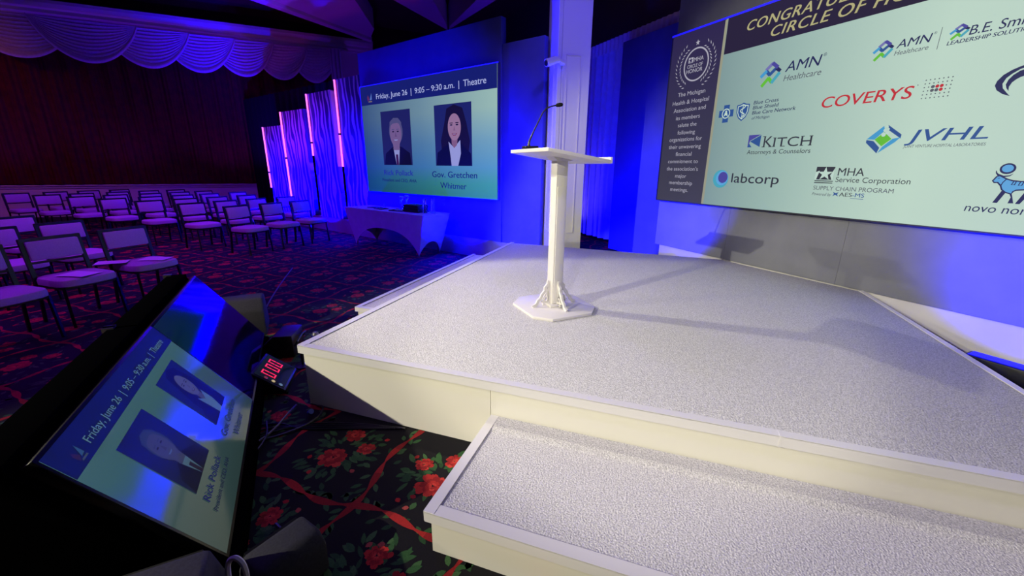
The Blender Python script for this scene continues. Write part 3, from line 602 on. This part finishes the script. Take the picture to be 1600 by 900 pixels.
MB().box(1.935, 1.95, 1.932, 4.83, 0, .402).build('fascia_panel', mat('fascia_white', (226, 223, 210), .5), ts)
b = MB(); b.prism([(-2.12, 1.934), (1.93, 1.934), (1.93, 4.82), (.80, 5.92), (-2.12, 6.05)], 0.001, .398); b.build('platform_body', mat('ply', (120, 105, 85), .8), ts)
def ltrim(x0, x1, y0, side, z, parent, wd=.045, hh=.05):
    b = MB()
    if side == 'front': b.box(x0, x1, y0 - .004, y0 + .001, z - hh, z + .003); b.box(x0, x1, y0 - .004, y0 + wd, z, z + .005)
    if side == 'left': b.box(y0 - .004, y0 + .001, x0, x1, z - hh, z + .003); b.box(y0 - .004, y0 + wd, x0, x1, z, z + .005)
    if side == 'right': b.box(y0 - .001, y0 + .004, x0, x1, z - hh, z + .003); b.box(y0 - wd, y0 + .004, x0, x1, z, z + .005)
    return b.build('edge_trim', M_vinyl, parent)
ltrim(-2.16, .608, 1.895, 'front', .437, ts); ltrim(.613, 1.97, 1.893, 'front', .438, ts)
ltrim(1.90, 6.09, -2.16, 'left', .438, ts, .05); ltrim(1.90, 4.84, 1.965, 'right', .437, ts, .035)
b = MB(); b.box(.606, .616, 1.888, 1.94, .386, .4435); b.build('trim_joint', M_vinyl, ts)
# front step
tf = empty('stage_step', (0, 0, 0), TH_S, 'broad carpeted step along the front of the stage, nearest the viewer', 'step')
b = MB(); b.prism([(-.742, 1.225), (2.3, 1.225), (2.3, 1.912), (-.742, 1.912)], .18, .214); 
b.prism([(1.77, .214), (1.785, .2165), (1.80, .219), (1.84, .221), (1.908, .2215), (1.908, .213), (1.77, .213)], -.742, 2.3, axis='x')
b.build('step_carpet', noisy('white_pile_step', (178, 176, 176), (226, 224, 222), 150, 0.95, 0.9, 130, (1, 1, 1), 0.007, 3, .1, (.36, .62)), tf)
MB().box(-.768, 2.3, 1.196, 1.21, 0, .182).build('fascia_panel', mat('fascia_white', (226, 223, 210), .5), tf)
MB().box(-.768, -.754, 1.211, 1.912, 0, .182).build('fascia_panel', mat('fascia_white', (226, 223, 210), .5), tf)
MB().box(-.753, 2.3, 1.212, 1.91, .001, .178).build('step_body', mat('ply', (120, 105, 85), .8), tf)
ltrim(-.786, 2.3, 1.178, 'front', .216, tf, .05, .045); ltrim(1.176, 1.78, -.786, 'left', .2175, tf, .045, .045)
MB().box(-.79, -.742, 1.78, 1.908, .2165, .2225).build('edge_trim', M_vinyl, tf)
# left step
tl = empty('stage_step', (0, 0, 0), TH_S, 'narrow white step at the left side of the stage by the table', 'step')
MB().box(-2.735, -2.142, 3.22, 5.98, .18, .214).build('step_carpet', MC['white_pile_step'], tl)
MB().box(-2.762, -2.142, 3.19, 3.204, 0, .182).build('fascia_panel', MC['fascia_white'], tl)
MB().box(-2.762, -2.748, 3.205, 6.0, 0, .182).build('fascia_panel', MC['fascia_white'], tl)
MB().box(-2.747, -2.145, 3.206, 5.99, .001, .178).build('step_body', MC['ply'], tl)
ltrim(-2.78, -2.165, 3.173, 'front', .216, tl, .045, .04); ltrim(3.175, 6.0, -2.78, 'left', .2175, tl, .045, .04)

# ------------------------------------------------------------------ podium
tp = empty('podium', (0.357, 3.34, 0.437), TH_R, 'white podium with slanted top and scrolled foot brackets standing on the stage', 'podium')
b = MB(); oc = [(-.30, -.19), (-.19, -.31), (.17, -.31), (.29, -.19), (.30, .18), (.18, .31), (-.17, .31), (-.30, .18)]
b.prism(oc, 0.001, .024); b.build('base_plate', M_white, tp, bevel=.003)
MB().box(-.075, .075, -.075, .075, .024, .046).build('plinth', M_white, tp, bevel=.003)
MB().box(-.046, .052, -.046, .046, .046, 1.20).build('post', M_white, tp, bevel=.003)
MB().box(-.036, .040, -.054, -.046, .05, 1.00).build('cover_panel', M_white, tp, bevel=.002)
for k in range(4):
    b = MB(); b.T = Matrix.Rotation(k * PI / 2 + R(0), 4, 'Z')
    x0 = .055
    pts = [(x0 + .012, .245), (x0 + .012, .21), (x0 + .032, .185), (x0 + .036, .155), (x0 + .062, .125), (x0 + .075, .095), (x0 + .098, .075), (x0 + .115, .045), (x0 + .15, .026)]
    for qd in band(pts, [.006, .02, .026, .022, .026, .022, .026, .024, .03]): b.prism(qd, -.009, .009, axis='y')
    sc = [(x0 + .03 + .028 * (1 - q / 16) * math.cos(q * .55 + 2.2), .085 + .036 * (1 - q / 16) * math.sin(q * .55 + 2.2)) for q in range(13)]
    for qd in band([(x0 + .012, .15)] + sc, .012): b.prism(qd, -.008, .008, axis='y')
    for qd in band([(x0 + .05, .03), (x0 + .045, .05), (x0 + .055, .07), (x0 + .07, .06)], .012): b.prism(qd, -.008, .008, axis='y')
    for qd in band([(x0 + .006, .03), (x0 + .006, .21)], .012): b.prism(qd, -.008, .008, axis='y')
    b.build('scroll_bracket', M_white, tp)
zh, zl, D1, D2 = 1.711 - .437, 1.635 - .437, .275, .26
sl = (zh - zl) / (D1 + D2); zb = lambda x: zh - sl * (x + D1)
b = MB(); b.prism([(-D1, zh - .026), (-D1, zh), (D2, zl), (D2, zl - .026)], -.304, .304, axis='y'); b.build('slanted_top', M_white, tp, bevel=.003)
b = MB(); b.prism([(D2 - .004, zl - .024), (D2 - .004, zl + .022), (D2 + .012, zl + .022), (D2 + .012, zl - .024)], -.304, .304, axis='y'); b.build('ledge_lip', M_white, tp, bevel=.002)
b = MB(); b.prism([(-.05, 1.19), (.056, 1.19), (.09, zb(.09) - .027), (-.09, zb(-.09) - .027)], -.06, .06, axis='y'); b.build('neck', M_white, tp)
# gooseneck microphone standing on the top
mx, my = -.205, .115
tm = empty('gooseneck_microphone', tuple(Vector((0.357, 3.34, 0.437)) + Matrix.Rotation(TH_R, 3, 'Z') @ Vector((mx, my, zb(mx) + .012))), TH_R, 'black gooseneck microphone rising from the podium top', 'microphone')
b = MB(); b.prism([(-.05, -.035), (.05, -.06), (.065, 0), (.05, .06), (-.05, .035)], -.002, .022); b.build('mic_base', mat('mic_black', (14, 14, 16), .35), tm, bevel=.006)
pts = [(-.005, .0, .02), (.0, .0, .06), (.03, -.012, .13), (.09, -.035, .26), (.115, -.045, .292), (.15, -.06, .307), (.178, -.075, .313)]
b = MB(); b.tube(pts, [.011, .008, .0055, .0055, .0055, .0055, .006], 10); b.build('mic_stem', mat('mic_black', (14, 14, 16), .35), tm, smooth=True)
b = MB(); d = Vector((.04, -.02, .006)).normalized(); p0 = Vector(pts[-1])
b.tube([p0, p0 + d * .006, p0 + d * .03, p0 + d * .048, p0 + d * .055], [.007, .012, .0145, .012, .005], 14); b.build('mic_head', noisy('mic_foam', (12, 12, 13), (28, 28, 30), 300, .9), tm, smooth=True)
b = MB(); b.tube([(-.005, 0, .03), (-.003, 0, .05)], .0105, 12); b.build('mic_collar', M_steel, tm)

# ------------------------------------------------------------------ column, camera, drape
tc_ = empty('square_column', (0.585, 6.25, 0), R(11), 'white square column with moulded panels rising behind the stage', 'column')
MB().box(0, .47, 0, .47, 0.0, ZC - .01).build('shaft', M_white, tc_)
def mould(x0, x1, z0, z1, face):
    b = MB(); w_ = .012
    for a0, a1, c0, c1 in ((x0, x0 + w_, z0, z1), (x1 - w_, x1, z0, z1), (x0, x1, z0, z0 + w_), (x0, x1, z1 - w_, z1)):
        if face == 'front': b.box(a0, a1, -.012, .001, c0, c1)
        else: b.box(-.012, .001, a0, a1, c0, c1)
    b.build('panel_moulding', M_white, tc_)
mould(.13, .34, .62, 3.05, 'front'); mould(.13, .34, .62, 3.05, 'left')
b = MB()
for x0, x1 in ((.0, .055), (.06, .09)): b.box(x0, x1, -.014, .001, .44, 5.9)
b.build('corner_bead', M_white, tc_)
MB().box(-.02, .49, -.02, .49, 0, .14).build('column_base', M_white, tc_, bevel=.005)
tcam = empty('security_camera', (0.565, 6.15, 2.93), R(200), 'small white bullet camera on the upper part of the white column', 'camera')
b = MB(); b.tube([(-.11, 0, .0), (-.05, 0, .01), (-.04, 0, .01)], [.035, .035, .02], 12); b.build('bracket', M_white, tcam, smooth=True)
b = MB(); b.tube([(-.05, .0, .02), (.0, .0, .03), (.10, .02, -.01), (.16, .03, -.03)], [.03, .045, .05, .05], 14); b.build('camera_body', M_white, tcam, smooth=True)
b = MB(); b.tube([(.162, .03, -.032), (.168, .031, -.034)], .036, 14); b.build('lens', M_black, tcam)
td = empty('white_drape', rpt(5.75, 7.8, 0), TH_B, 'sheer white gathered curtain hanging beside the white column', 'curtain')
M_drape = noisy('white_sheer', (205, 203, 205), (215, 213, 215), 10, .8)
b = MB(); b.sheet(lambda u, v: (-.6 + u * 3.2, .05 * math.sin(u * 95 + .6 * math.sin(v * 3)) + .02 * math.sin(u * 41), .06 + v * 3.95), 300, 8); b.build('curtain_cloth', M_drape, td, smooth=True)
b = MB(); b.sheet(lambda u, v: (-.6 + u * 3.2, -.075 + .012 * math.sin(u * 160), 3.80 + v * .23), 300, 1); b.build('heading', M_drape, td, smooth=True)
b = MB(); b.tube([(-1.5, 0, 4.02), (2.8, 0, 4.02)], .022, 10); b.build('rod', M_white, td)
b = MB(); b.box(-1.6, 2.9, .35, .4, 0.0, .30); 
tag(b.build('road_case', M_blkcloth, loc=rpt(5.75, 7.8, 0), rz=TH_B), 'black covered case on the floor behind the white curtain', 'case')

# ------------------------------------------------------------------ table with white cover
TW, TD, TZ = 2.44, .62, .765
OT = (-1.52, 7.09, 0)
tt = empty('banquet_table', OT, TH_A, 'long folding table under a white stretch cover in front of the smaller screen', 'table')
b = MB(); b.box(-TW + .02, -.02, .02, TD - .02, TZ - .035, TZ - .006); b.build('tabletop', mat('table_board', (150, 140, 125), .6), tt)
for x in (-TW + .26, -.26):
    for y in (.08, TD - .08): MB().tube([(x, y, 0.0), (x, y, TZ - .04)], .014, 8).build('leg', M_steel, tt)
M_cloth = noisy('stretch_cloth', (176, 170, 180), (184, 178, 188), 8, .75)
b = MB()
def hem(u, n):   # height of hem along one side between two feet
    return .03 + .40 * (1 - abs(2 * u - 1) ** n)
def front(u, v, y, inset, sgn):
    xt = -TW + u * TW; xb = -TW + .24 + u * (TW - .48); zb_ = hem(u, 2.6) if True else 0
    pinch = (1 - v) ** 1.0
    z = TZ + (zb_ - TZ) * v; k = (TZ - z) / (TZ - .03)
    return (xt + (xb - xt) * k, y + sgn * (.06 * k) + sgn * .03 * math.sin(PI * min(1, k)) * math.sin(PI * u), z)
b.sheet(lambda u, v: front(u, v, 0.0, 0, 1), 40, 14); b.sheet(lambda u, v: front(u, v, TD, 0, -1), 40, 14)
def end(u, v, x, sgn):
    yt = u * TD; yb = .06 + u * (TD - .12); zb_ = .03 + .24 * (1 - abs(2 * u - 1) ** 2.2); z = TZ + (zb_ - TZ) * v; k = (TZ - z) / (TZ - .03)
    return (x + sgn * .24 * k, yt + (yb - yt) * k, z)
b.sheet(lambda u, v: end(u, v, 0.0, -1), 20, 14); b.sheet(lambda u, v: end(u, v, -TW, 1), 20, 14)
b.add([(-TW, 0, TZ), (0, 0, TZ), (0, TD, TZ), (-TW, TD, TZ)], [(0, 1, 2, 3)])
b.build('stretch_cover', M_cloth, tt, smooth=True)
Tm = Matrix.Translation(OT) @ Matrix.Rotation(TH_A, 4, 'Z')
tpos = lambda x, y, z=TZ + .001: Tm @ Vector((x, y, z))
M_binder = mat('dark_binder', (20, 20, 26), .5)
for k in range(6):
    b = MB(); b.box(-.19, .19, -.14, .14, 0, .021); o = b.build('award_folder', M_binder, bevel=.003, loc=tpos(-.62 + .006 * math.sin(k * 2.1), .36 + .008 * math.cos(k * 3), TZ + .0015 + k * .0225), rz=TH_A + R(4 + 1.5 * math.sin(k)))
    tag(o, ('bottom', 'second from bottom', 'third from bottom', 'fourth from bottom', 'second from top', 'topmost')[k] + ' of the dark folders stacked on the white table', 'folder', 'dark folders stacked on the table')
tq = empty('certificate_frame', tpos(-1.0, .28), TH_A + R(12), 'black framed certificate lying flat on the white table', 'picture frame')
b = MB()
for x0, x1, y0, y1 in ((-.16, .16, -.12, -.09), (-.16, .16, .09, .12), (-.16, -.13, -.09, .09), (.13, .16, -.09, .09)): b.box(x0, x1, y0, y1, 0, .018)
b.build('frame', M_binder, tq); MB().box(-.13, .13, -.09, .09, .002, .008).build('certificate', mat('paper', (225, 222, 215), .7), tq); MB().box(-.03, .03, -.03, .03, .008, .010).build('seal', mat('gold_seal', (200, 190, 150), .4), tq)
def trophy(x, y, h, label, wavy):
    t = empty('glass_award', tpos(x, y), TH_A, label, 'award', 'clear glass awards on the table')
    b = MB(); b.prism(circ(0, 0, .045, .045, 16), 0, .02); b.build('foot', M_glass, t, bevel=.003)
    b = MB()
    if wavy:
        b.tube([(.018 * math.sin(k * .55), 0, .02 + k * h / 14) for k in range(15)], [.03 - .018 * math.sin(PI * min(1, k / 9)) + (.014 if k > 10 else 0) for k in range(15)], 12)
    else:
        b.prism([(-.038, 0.02), (.038, 0.02), (.030, h), (-.022, h - .04)], -.012, .012, axis='y')
    b.build('glass_blade', M_glass, t, smooth=wavy)
trophy(-1.22, .5, .22, 'left twisted clear glass award behind the framed certificate', True); trophy(-1.08, .52, .24, 'right twisted clear glass award behind the framed certificate', True)
trophy(-.34, .33, .27, 'tall slim glass award next to the folder stack', False); trophy(-.2, .40, .28, 'tall slim glass award nearest the right end of the table', False)
trophy(-1.66, .42, .10, 'short glass piece near the left end of the table', False)
for k, (x, y, a) in enumerate(((-1.86, .34, 10), (-1.55, .26, -8))):
    b = MB(); b.box(-.13, .13, -.09, .09, 0, .012); tag(b.build('award_plaque', M_binder, bevel=.002, loc=tpos(x, y), rz=TH_A + R(a)), ('flat dark plaque nearest the left end of the white table', 'flat dark plaque lying left of the framed certificate')[k], 'plaque', 'flat plaques on the table')

# ------------------------------------------------------------------ floor monitors
UM = R(117.27); tilt = R(35)
BM = Vector((-1.088, 1.231, 0)) ; uvec = Vector((math.cos(UM), math.sin(UM), 0))
def floor_monitor(k, label):
    o0 = BM + uvec * (1.225 * k)
    t = empty('floor_monitor', o0, UM, label, 'monitor', 'tilted floor monitors facing the podium')
    W, H = 1.215, .683
    T = Matrix.Translation((0, 0, .145)) @ Matrix.Rotation(-tilt, 4, 'X')
    b = MB(); b.T = T; b.box(-.012, W + .004, -.004, .055, -.016, H + .016); b.build('bezel', mat('monitor_bezel', (12, 12, 14), .3), t, bevel=.004)
    # wedge cabinet behind the screen
    prof = [(-.04, 0.0), (-.04, .105), (.02, .125), (.45, .705), (.45, .735), (.57, .735), (.57, .70), (.57, 0.0)]
    b = MB(); b.prism([(a, c) for a, c in prof], -.03, W + .009, axis='x'); b.build('wedge_cabinet', mat('cabinet_black', (5, 5, 6), 1.0, 0, 0.0), t, bevel=.004)
    for x in (-.015, W - .01):
        MB().box(x - .02, x + .02, .54, .59, .72, .745).build('corner_bracket', mat('bracket_steel', (150, 150, 160), .35, 1.0), t)
    b = MB(); b.T = T
    if k == 0:
        b.flat([(0.0, 0), (W, 0), (W, H), (0, H)], -.0045)
        m = gradient('slide_teal_floor', [(0.0, (36, 54, 52)), (0.3, (44, 66, 68)), (0.85, (54, 84, 88))], 'Z', (.14, .70)); bs = m.node_tree.nodes['Principled BSDF']; bs.inputs['Roughness'].default_value = .09; bs.inputs['Specular IOR Level'].default_value = .4
        dM = b.build('display', m, t)
        speaker_slide(dM, W, H, 'm', (.34, .48, .46), -.006, T)
    else:
        b.flat([(0.0, 0), (W, 0), (W, H), (0, H)], -.0045); b.build('display', mat('dark_display', (8, 8, 14), .06, 0, .7), t)
floor_monitor(0, 'near floor monitor in a black wedge, showing the speaker slide'); floor_monitor(1, 'far floor monitor in a black wedge with a dark screen')

def wedge(name, loc, rz, w_, d, h, label, m, group):
    t = empty(name, loc, rz, label, 'loudspeaker', group)
    b = MB(); b.prism([(-d / 2, 0), (d / 2, 0), (d / 2, h * .35), (d * .18, h), (-d * .32, h), (-d / 2, h * .72)], -w_ / 2, w_ / 2, axis='x'); b.build('cabinet', m, t, bevel=.02, seg=2)
    b = MB(); b.T = Matrix.Translation((0, d * .36, h * .66)) @ Matrix.Rotation(math.atan2(d * .32, h * .65) * 1, 4, 'X'); b.box(-w_ * .42, w_ * .42, -.002, .008, -h * .30, h * .30); b.build('grille', M_black, t)
M_greycov = noisy('grey_cover', (56, 54, 62), (64, 62, 70), 120, .9)
wedge('wedge_speaker', (-2.63, 3.78, 0), UM - PI / 2, .42, .40, .36, 'grey wedge speaker at the far end of the floor monitors', M_greycov, 'grey floor wedge speakers')
wedge('wedge_speaker', (-1.12, .915, 0), UM - PI / 2, .38, .40, .37, 'grey wedge speaker at the near end of the floor monitors', M_greycov, 'grey floor wedge speakers')
wedge('wedge_speaker', (-.89, 1.26, 0), UM - PI / 2 + R(30), .24, .24, .19, 'small dark grey speaker on the roses by the near monitor', noisy('dark_grey_cover', (46, 46, 52), (54, 54, 60), 120, .9), 'grey floor wedge speakers')

# ------------------------------------------------------------------ timer, floor microphone, cables
tti = empty('countdown_timer', (-1.66, 2.80, 0), R(104), 'black countdown clock with red digits on the carpet by the stage corner', 'clock')
Tt = Matrix.Translation((0, 0, .03)) @ Matrix.Rotation(R(-52), 4, 'X')
b = MB(); b.T = Tt; b.box(-.17, .17, 0, .05, 0, .25); b.build('clock_case', mat('clock_case', (16, 16, 26), .4), tti, bevel=.004)
b = MB(); b.T = Tt; b.box(-.155, .155, -.003, 0, .015, .235); b.build('clock_face', mat('clock_face', (14, 10, 30), .2), tti)
def digit0(b, x):
    w_, h, t = .05, .105, .011; z0 = .10
    for q in ([(x, z0 + h - t), (x + w_, z0 + h - t), (x + w_, z0 + h), (x, z0 + h)], [(x, z0), (x + w_, z0), (x + w_, z0 + t), (x, z0 + t)]): b.flat(q, -.005)
    for xx in (x, x + w_ - t):
        for za, zb2 in ((z0 + t + .003, z0 + h / 2 - .002), (z0 + h / 2 + .002, z0 + h - t - .003)): b.flat([(xx, za), (xx + t, za), (xx + t, zb2), (xx, zb2)], -.005)
M_digit = mat('red_digit', (200, 20, 50), .4, emit=(255, 40, 90), es=1.0)
for x in (-.105, -.015, .06):
    b = MB(); b.T = Tt; digit0(b, x); b.build('digit', M_digit, tti)
for k, cc in enumerate(((110, 140, 140), (220, 200, 120), (140, 50, 50))):
    b = MB(); b.T = Tt; b.flat(circ(-.14, .045 + k * .055, .014, None, 16), -.005); o = b.build('indicator_lamp', mat('lamp_%d' % k, cc, .4, emit=cc, es=.5), tti); o['label'] = ('grey lamp', 'yellow lamp', 'red lamp')[k]
MB().box(-.16, .16, .0, .2, 0.001, .03).build('foot', M_black, tti)
tb_ = empty('stage_box', (-2.0, 3.33, 0), R(100), 'black connector box on the carpet behind the countdown clock', 'box')
b = MB(); b.prism([(-.13, 0), (.13, 0), (.13, .10), (.02, .2), (-.13, .2)], -.14, .14, axis='x'); b.build('box_body', M_black, tb_, bevel=.01)
b = MB(); b.tube([(-.12, -.135, .1), (-.12, -.16, .14), (.0, -.165, .16), (.12, -.16, .14), (.12, -.135, .1)], .008, 8); b.build('handle', M_steel, tb_, smooth=True)
tfm = empty('floor_microphone', (-1.70, 3.06, 0), R(20), 'small ball-headed microphone on a low stand at the stage corner', 'microphone')
b = MB(); b.lathe([(.06, 0), (.06, .012), (.015, .02)], 20); b.build('stand_base', M_black, tfm)
b = MB(); b.tube([(0, 0, .015), (0, 0, .17), (.03, -.01, .21), (.10, -.03, .262)], .010, 8); b.build('stand_tube', M_black, tfm, smooth=True)
b = MB(); b.T = Matrix.Translation((.125, -.037, .28)); b.lathe([(.004, -.026), (.018, -.02), (.026, 0), (.018, .02), (.004, .026)], 14); b.build('mic_ball', mat('mic_grille', (110, 108, 112), .4, .8), tfm, smooth=True)

M_cable = mat('cable_black', (34, 34, 37), .4)
M_gcable = mat('cable_grey', (80, 78, 84), .45)
def cable(pts, rad, label, m=M_cable, group='cables on the carpet', name='cable'):
    # smooth the polyline
    P_ = [Vector(q) for q in pts]
    for _ in range(3):
        Q = [P_[0]]
        for a, c in zip(P_[:-1], P_[1:]): Q += [a * .75 + c * .25, a * .25 + c * .75]
        P_ = Q + [P_[-1]]
    b = MB(); b.tube(P_, rad, 6); return tag(b.build(name, m, smooth=True), label, 'cable', group)
def cst(pts, z=.006): return [tuple(stp(q[0], q[1], q[2] if len(q) > 2 else z)) for q in pts]
for k in range(4):
    cable(cst([(-1.36 - .03 * k, 1.885 - .012 * k), (-1.7, 1.82 - .02 * k), (-1.98, 1.72 - .025 * k), (-2.15, 1.52 + .05 * k), (-2.2 - .05 * k, 1.2 + .1 * k)], .007 + .0 * k), .0055,
          ('black cable nearest the stage riser', 'second black cable from the stage riser', 'third black cable from the stage riser', 'fourth black cable from the stage riser')[k])
cable(cst([(-2.07, 1.9), (-1.98, 1.88, .03), (-1.93, 1.76, .02), (-2.0, 1.60, .008), (-2.13, 1.45)]), .006, 'black cable looping up beside the countdown clock')
cable(cst([(-2.2, 1.85, .01), (-2.12, 1.72, .05), (-2.08, 1.55, .02), (-2.1, 1.3, .008), (-2.08, 1.05)]), .007, 'grey cable running along the monitors toward the viewer', M_gcable)
cable(cst([(-2.2, 1.62, .03), (-2.05, 1.5, .03), (-2.0, 1.32, .01), (-2.02, 1.1, .008)]), .006, 'black cable curling beside the near monitor')
cable(cst([(-1.50, 1.06, .012), (-1.38, 1.02, .03), (-1.22, .93, .02), (-1.13, .78, .012), (-1.15, .62, .01)]), .009, 'thick black cable beside the small dark grey speaker')
cable([(-.985, 1.095, .06), (-.98, 1.10, .22), (-.965, 1.095, .275), (-.935, 1.095, .295), (-.905, 1.09, .26), (-.895, 1.07, .18), (-.89, 1.05, .011)], .009, 'white cable loop at the near end of the floor monitors', mat('cable_white', (215, 212, 225), .4), None)
b = MB(); b.tube([tuple(stp(-2.02, 1.79, .03)), tuple(stp(-1.995, 1.78, .05))], .017, 12); tag(b.build('cable_tie', mat('blue_wrap', (60, 80, 170), .6)), 'small blue cable wrap around the cables by the clock', 'cable tie')
cable([(-2.75, 4.3, .004), (-3.1, 5.2, .004), (-3.5, 6.4, .004)], .008, 'thin grey cable crossing the open carpet beyond the monitors', M_gcable)

# LED batten on the floor right of the stage
tlb = empty('light_bar', (3.387, 2.80, 0), TH_B, 'black light bar on the floor between the stage and the white plinth', 'light')
MB().box(-.02, 1.0, -.07, .07, .12, .294).build('bar_body', M_black, tlb, bevel=.008)
for x in (.08, .88): MB().box(x, x + .05, -.09, .09, 0, .12).build('foot', M_black, tlb)
MB().box(0.0, .98, -.055, .055, .294, .300).build('lens_strip', mat('blue_lens', (20, 20, 60), .2, emit=(0, 0, 235), es=.8), tlb)
for x in (.15, .5, .85):
    o = spot('light_bar_lamp', (0, 0, 0), (0, 0, 1), 200, BLU, 120, .7, .03); o.parent = tlb; o.location = (x, 0, .33); o.rotation_euler = (R(180 - 48), 0, 0)
for s in (-1.0, -.55):
    spot('blue_uplight', bpt(s, .55, .1), bpt(s - .15, -.05, 1.3), 300, BLU, 90, .7, .04)
spot('blue_uplight', (1.45, 7.25, .45), (2.2, 8.0, 0.9), 420, BLU, 150, .6, .04)
spot('blue_uplight', rpt(5.0, 8.7, .15), rpt(5.7, 8.2, 1.4), 60, (.2, .12, 1.0), 90, .8, .04)

# hanging loudspeaker under the beams
tsp = empty('hanging_speaker', (-3.55, 7.85, 4.42), R(38), 'dark loudspeaker hanging under the white ceiling beams', 'loudspeaker')
b = MB(); b.prism([(-.28, -.28), (.28, -.28), (.28, .28), (-.28, .28)], 0, .7); b.build('cabinet', mat('speaker_teal', (30, 50, 66), .6), tsp, bevel=.02)
b = MB(); b.tube([(0, 0, .7), (0, 0, ZC - 4.42 - .01)], .02, 8); b.build('hanger', M_steel, tsp)

# ------------------------------------------------------------------ chairs (local +X is the way the sitter faces)
M_uph = noisy('chair_fabric', (172, 160, 172), (182, 170, 182), 90, .9)
M_cfr = mat('chair_frame', (16, 15, 18), .35, 0.3)
def rounded(pts_fn, n): return [pts_fn(k / n) for k in range(n)]
def make_chair():
    t = empty('banquet_chair', (0, 0, 0))
    b = MB()
    sup = []
    for k in range(40):
        a = 2 * PI * k / 40; ca, sa = math.cos(a), math.sin(a); e = 2 / 5.0
        x = math.copysign(abs(ca) ** e, ca) * .235; y = math.copysign(abs(sa) ** e, sa) * .245
        if x > 0: x += .03 * (1 - (y / .245) ** 2)
        sup.append((x, y))
    rings = [(0.93, .405), (1.0, .415), (1.0, .455), (.97, .475), (.88, .485), (.45, .492)]
    n = len(sup); vs = [(x * k, y * k, z) for k, z in rings for x, y in sup]
    fs = [(i * n + j, i * n + (j + 1) % n, (i + 1) * n + (j + 1) % n, (i + 1) * n + j) for i in range(len(rings) - 1) for j in range(n)]
    fs += [tuple(range(n))[::-1], tuple((len(rings) - 1) * n + j for j in range(n))]
    b.add(vs, fs); b.build('seat', M_uph, t, smooth=True)
    lean = R(9)
    Tb = Matrix.Translation((-.235, 0, .62)) @ Matrix.Rotation(-lean, 4, 'Y')
    b = MB(); b.T = Tb; b.box(-.006, .026, -.205, .205, .015, .205); b.build('back_pad', M_uph, t, bevel=.012)
    b = MB(); z0 = -.21
    for sy in (-1, 1):
        q = [Tb @ Vector((-.012, sy * .222, z)) for z in (.235, -.22)]
        b.bar(q[0], q[1],   .034, .030)
    b.bar(Tb @ Vector((-.012, -.235, .225)), Tb @ Vector((-.012, .235, .225)), .034, .030); b.bar(Tb @ Vector((-.012, -.222, -.005)), Tb @ Vector((-.012, .222, -.005)), .022, .022)
    b.build('back_frame', M_cfr, t)
    for sy in (-1, 1):
        MB().bar((.20, sy * .215, .41), (.225, sy * .225, 0), .024).build('leg', M_cfr, t)
        MB().bar((-.205, sy * .222, .415), (-.265, sy * .225, 0), .024).build('leg', M_cfr, t)
    b = MB(); b.bar((.20, -.215, .397), (.20, .215, .397), .022); b.bar((-.205, -.222, .397), (-.205, .222, .397), .022)
    for sy in (-1, 1): b.bar((-.21, sy * .218, .397), (.205, sy * .216, .397), .022)
    b.build('seat_frame', M_cfr, t)
    return t
chair0 = make_chair()
used = [False]
ORD = ['first', 'second', 'third', 'fourth', 'fifth', 'sixth', 'seventh']
def place(x, y, ang, label, group):
    o = chair0 if not used[0] else copy_tree(chair0); used[0] = True
    o.location = (x, y, 0); o.rotation_euler = (0, 0, ang)
    tag(o, label, 'chair', group); return o
far_rows = [3, 4, 4, 5, 5, 5, 4]
rnd = random.Random(11)
for r_ in range(7):
    for k in range(far_rows[r_]):
        x = -4.84 + r_ * -1.19 + k * .28 + rnd.uniform(-.03, .03); y = 7.61 + r_ * .45 + k * .62 + rnd.uniform(-.03, .03)
        place(x, y, R(-25 + rnd.uniform(-4, 4)), 'banquet chair beyond the aisle, %s row from stage, %s seat from aisle' % (ORD[r_], ORD[k]), 'banquet chairs in rows beyond the aisle')
near = {0: [(-4.33, 4.76), (-4.49, 4.12), (-4.50, 3.45)], 1: [(-5.55, 5.22), (-5.72, 4.60), (-5.82, 3.95)], 2: [(-6.72, 5.68), (-6.9, 5.05)]}
for r_, L in near.items():
    for k, (x, y) in enumerate(L):
        place(x, y, R(-17 + rnd.uniform(-3, 3)), 'banquet chair on the near side of aisle, %s row, %s seat from aisle' % (ORD[r_], ORD[k]), 'banquet chairs in rows near the monitors')
M_paper = mat('white_paper', (228, 226, 230), .7)
def paper(x, y, ang, label, z=.4975):
    b = MB(); b.sheet(lambda u, v: (-.14 + u * .28, -.108 + v * .216, .003 * math.sin(u * 3 + v * 2)), 6, 6)
    o = b.build('paper_sheet', M_paper, loc=(x, y, z), rz=ang, solid=.001); tag(o, label, 'paper', 'papers left on the chairs')
paper(-4.24, 4.80, R(8), 'white paper on the seat of the front aisle chair'); paper(-4.52, 4.55, R(30), 'white paper sticking out from the back of the front aisle chair', .506)
paper(-4.40, 4.06, R(-2), 'white paper on the seat of the second front chair')
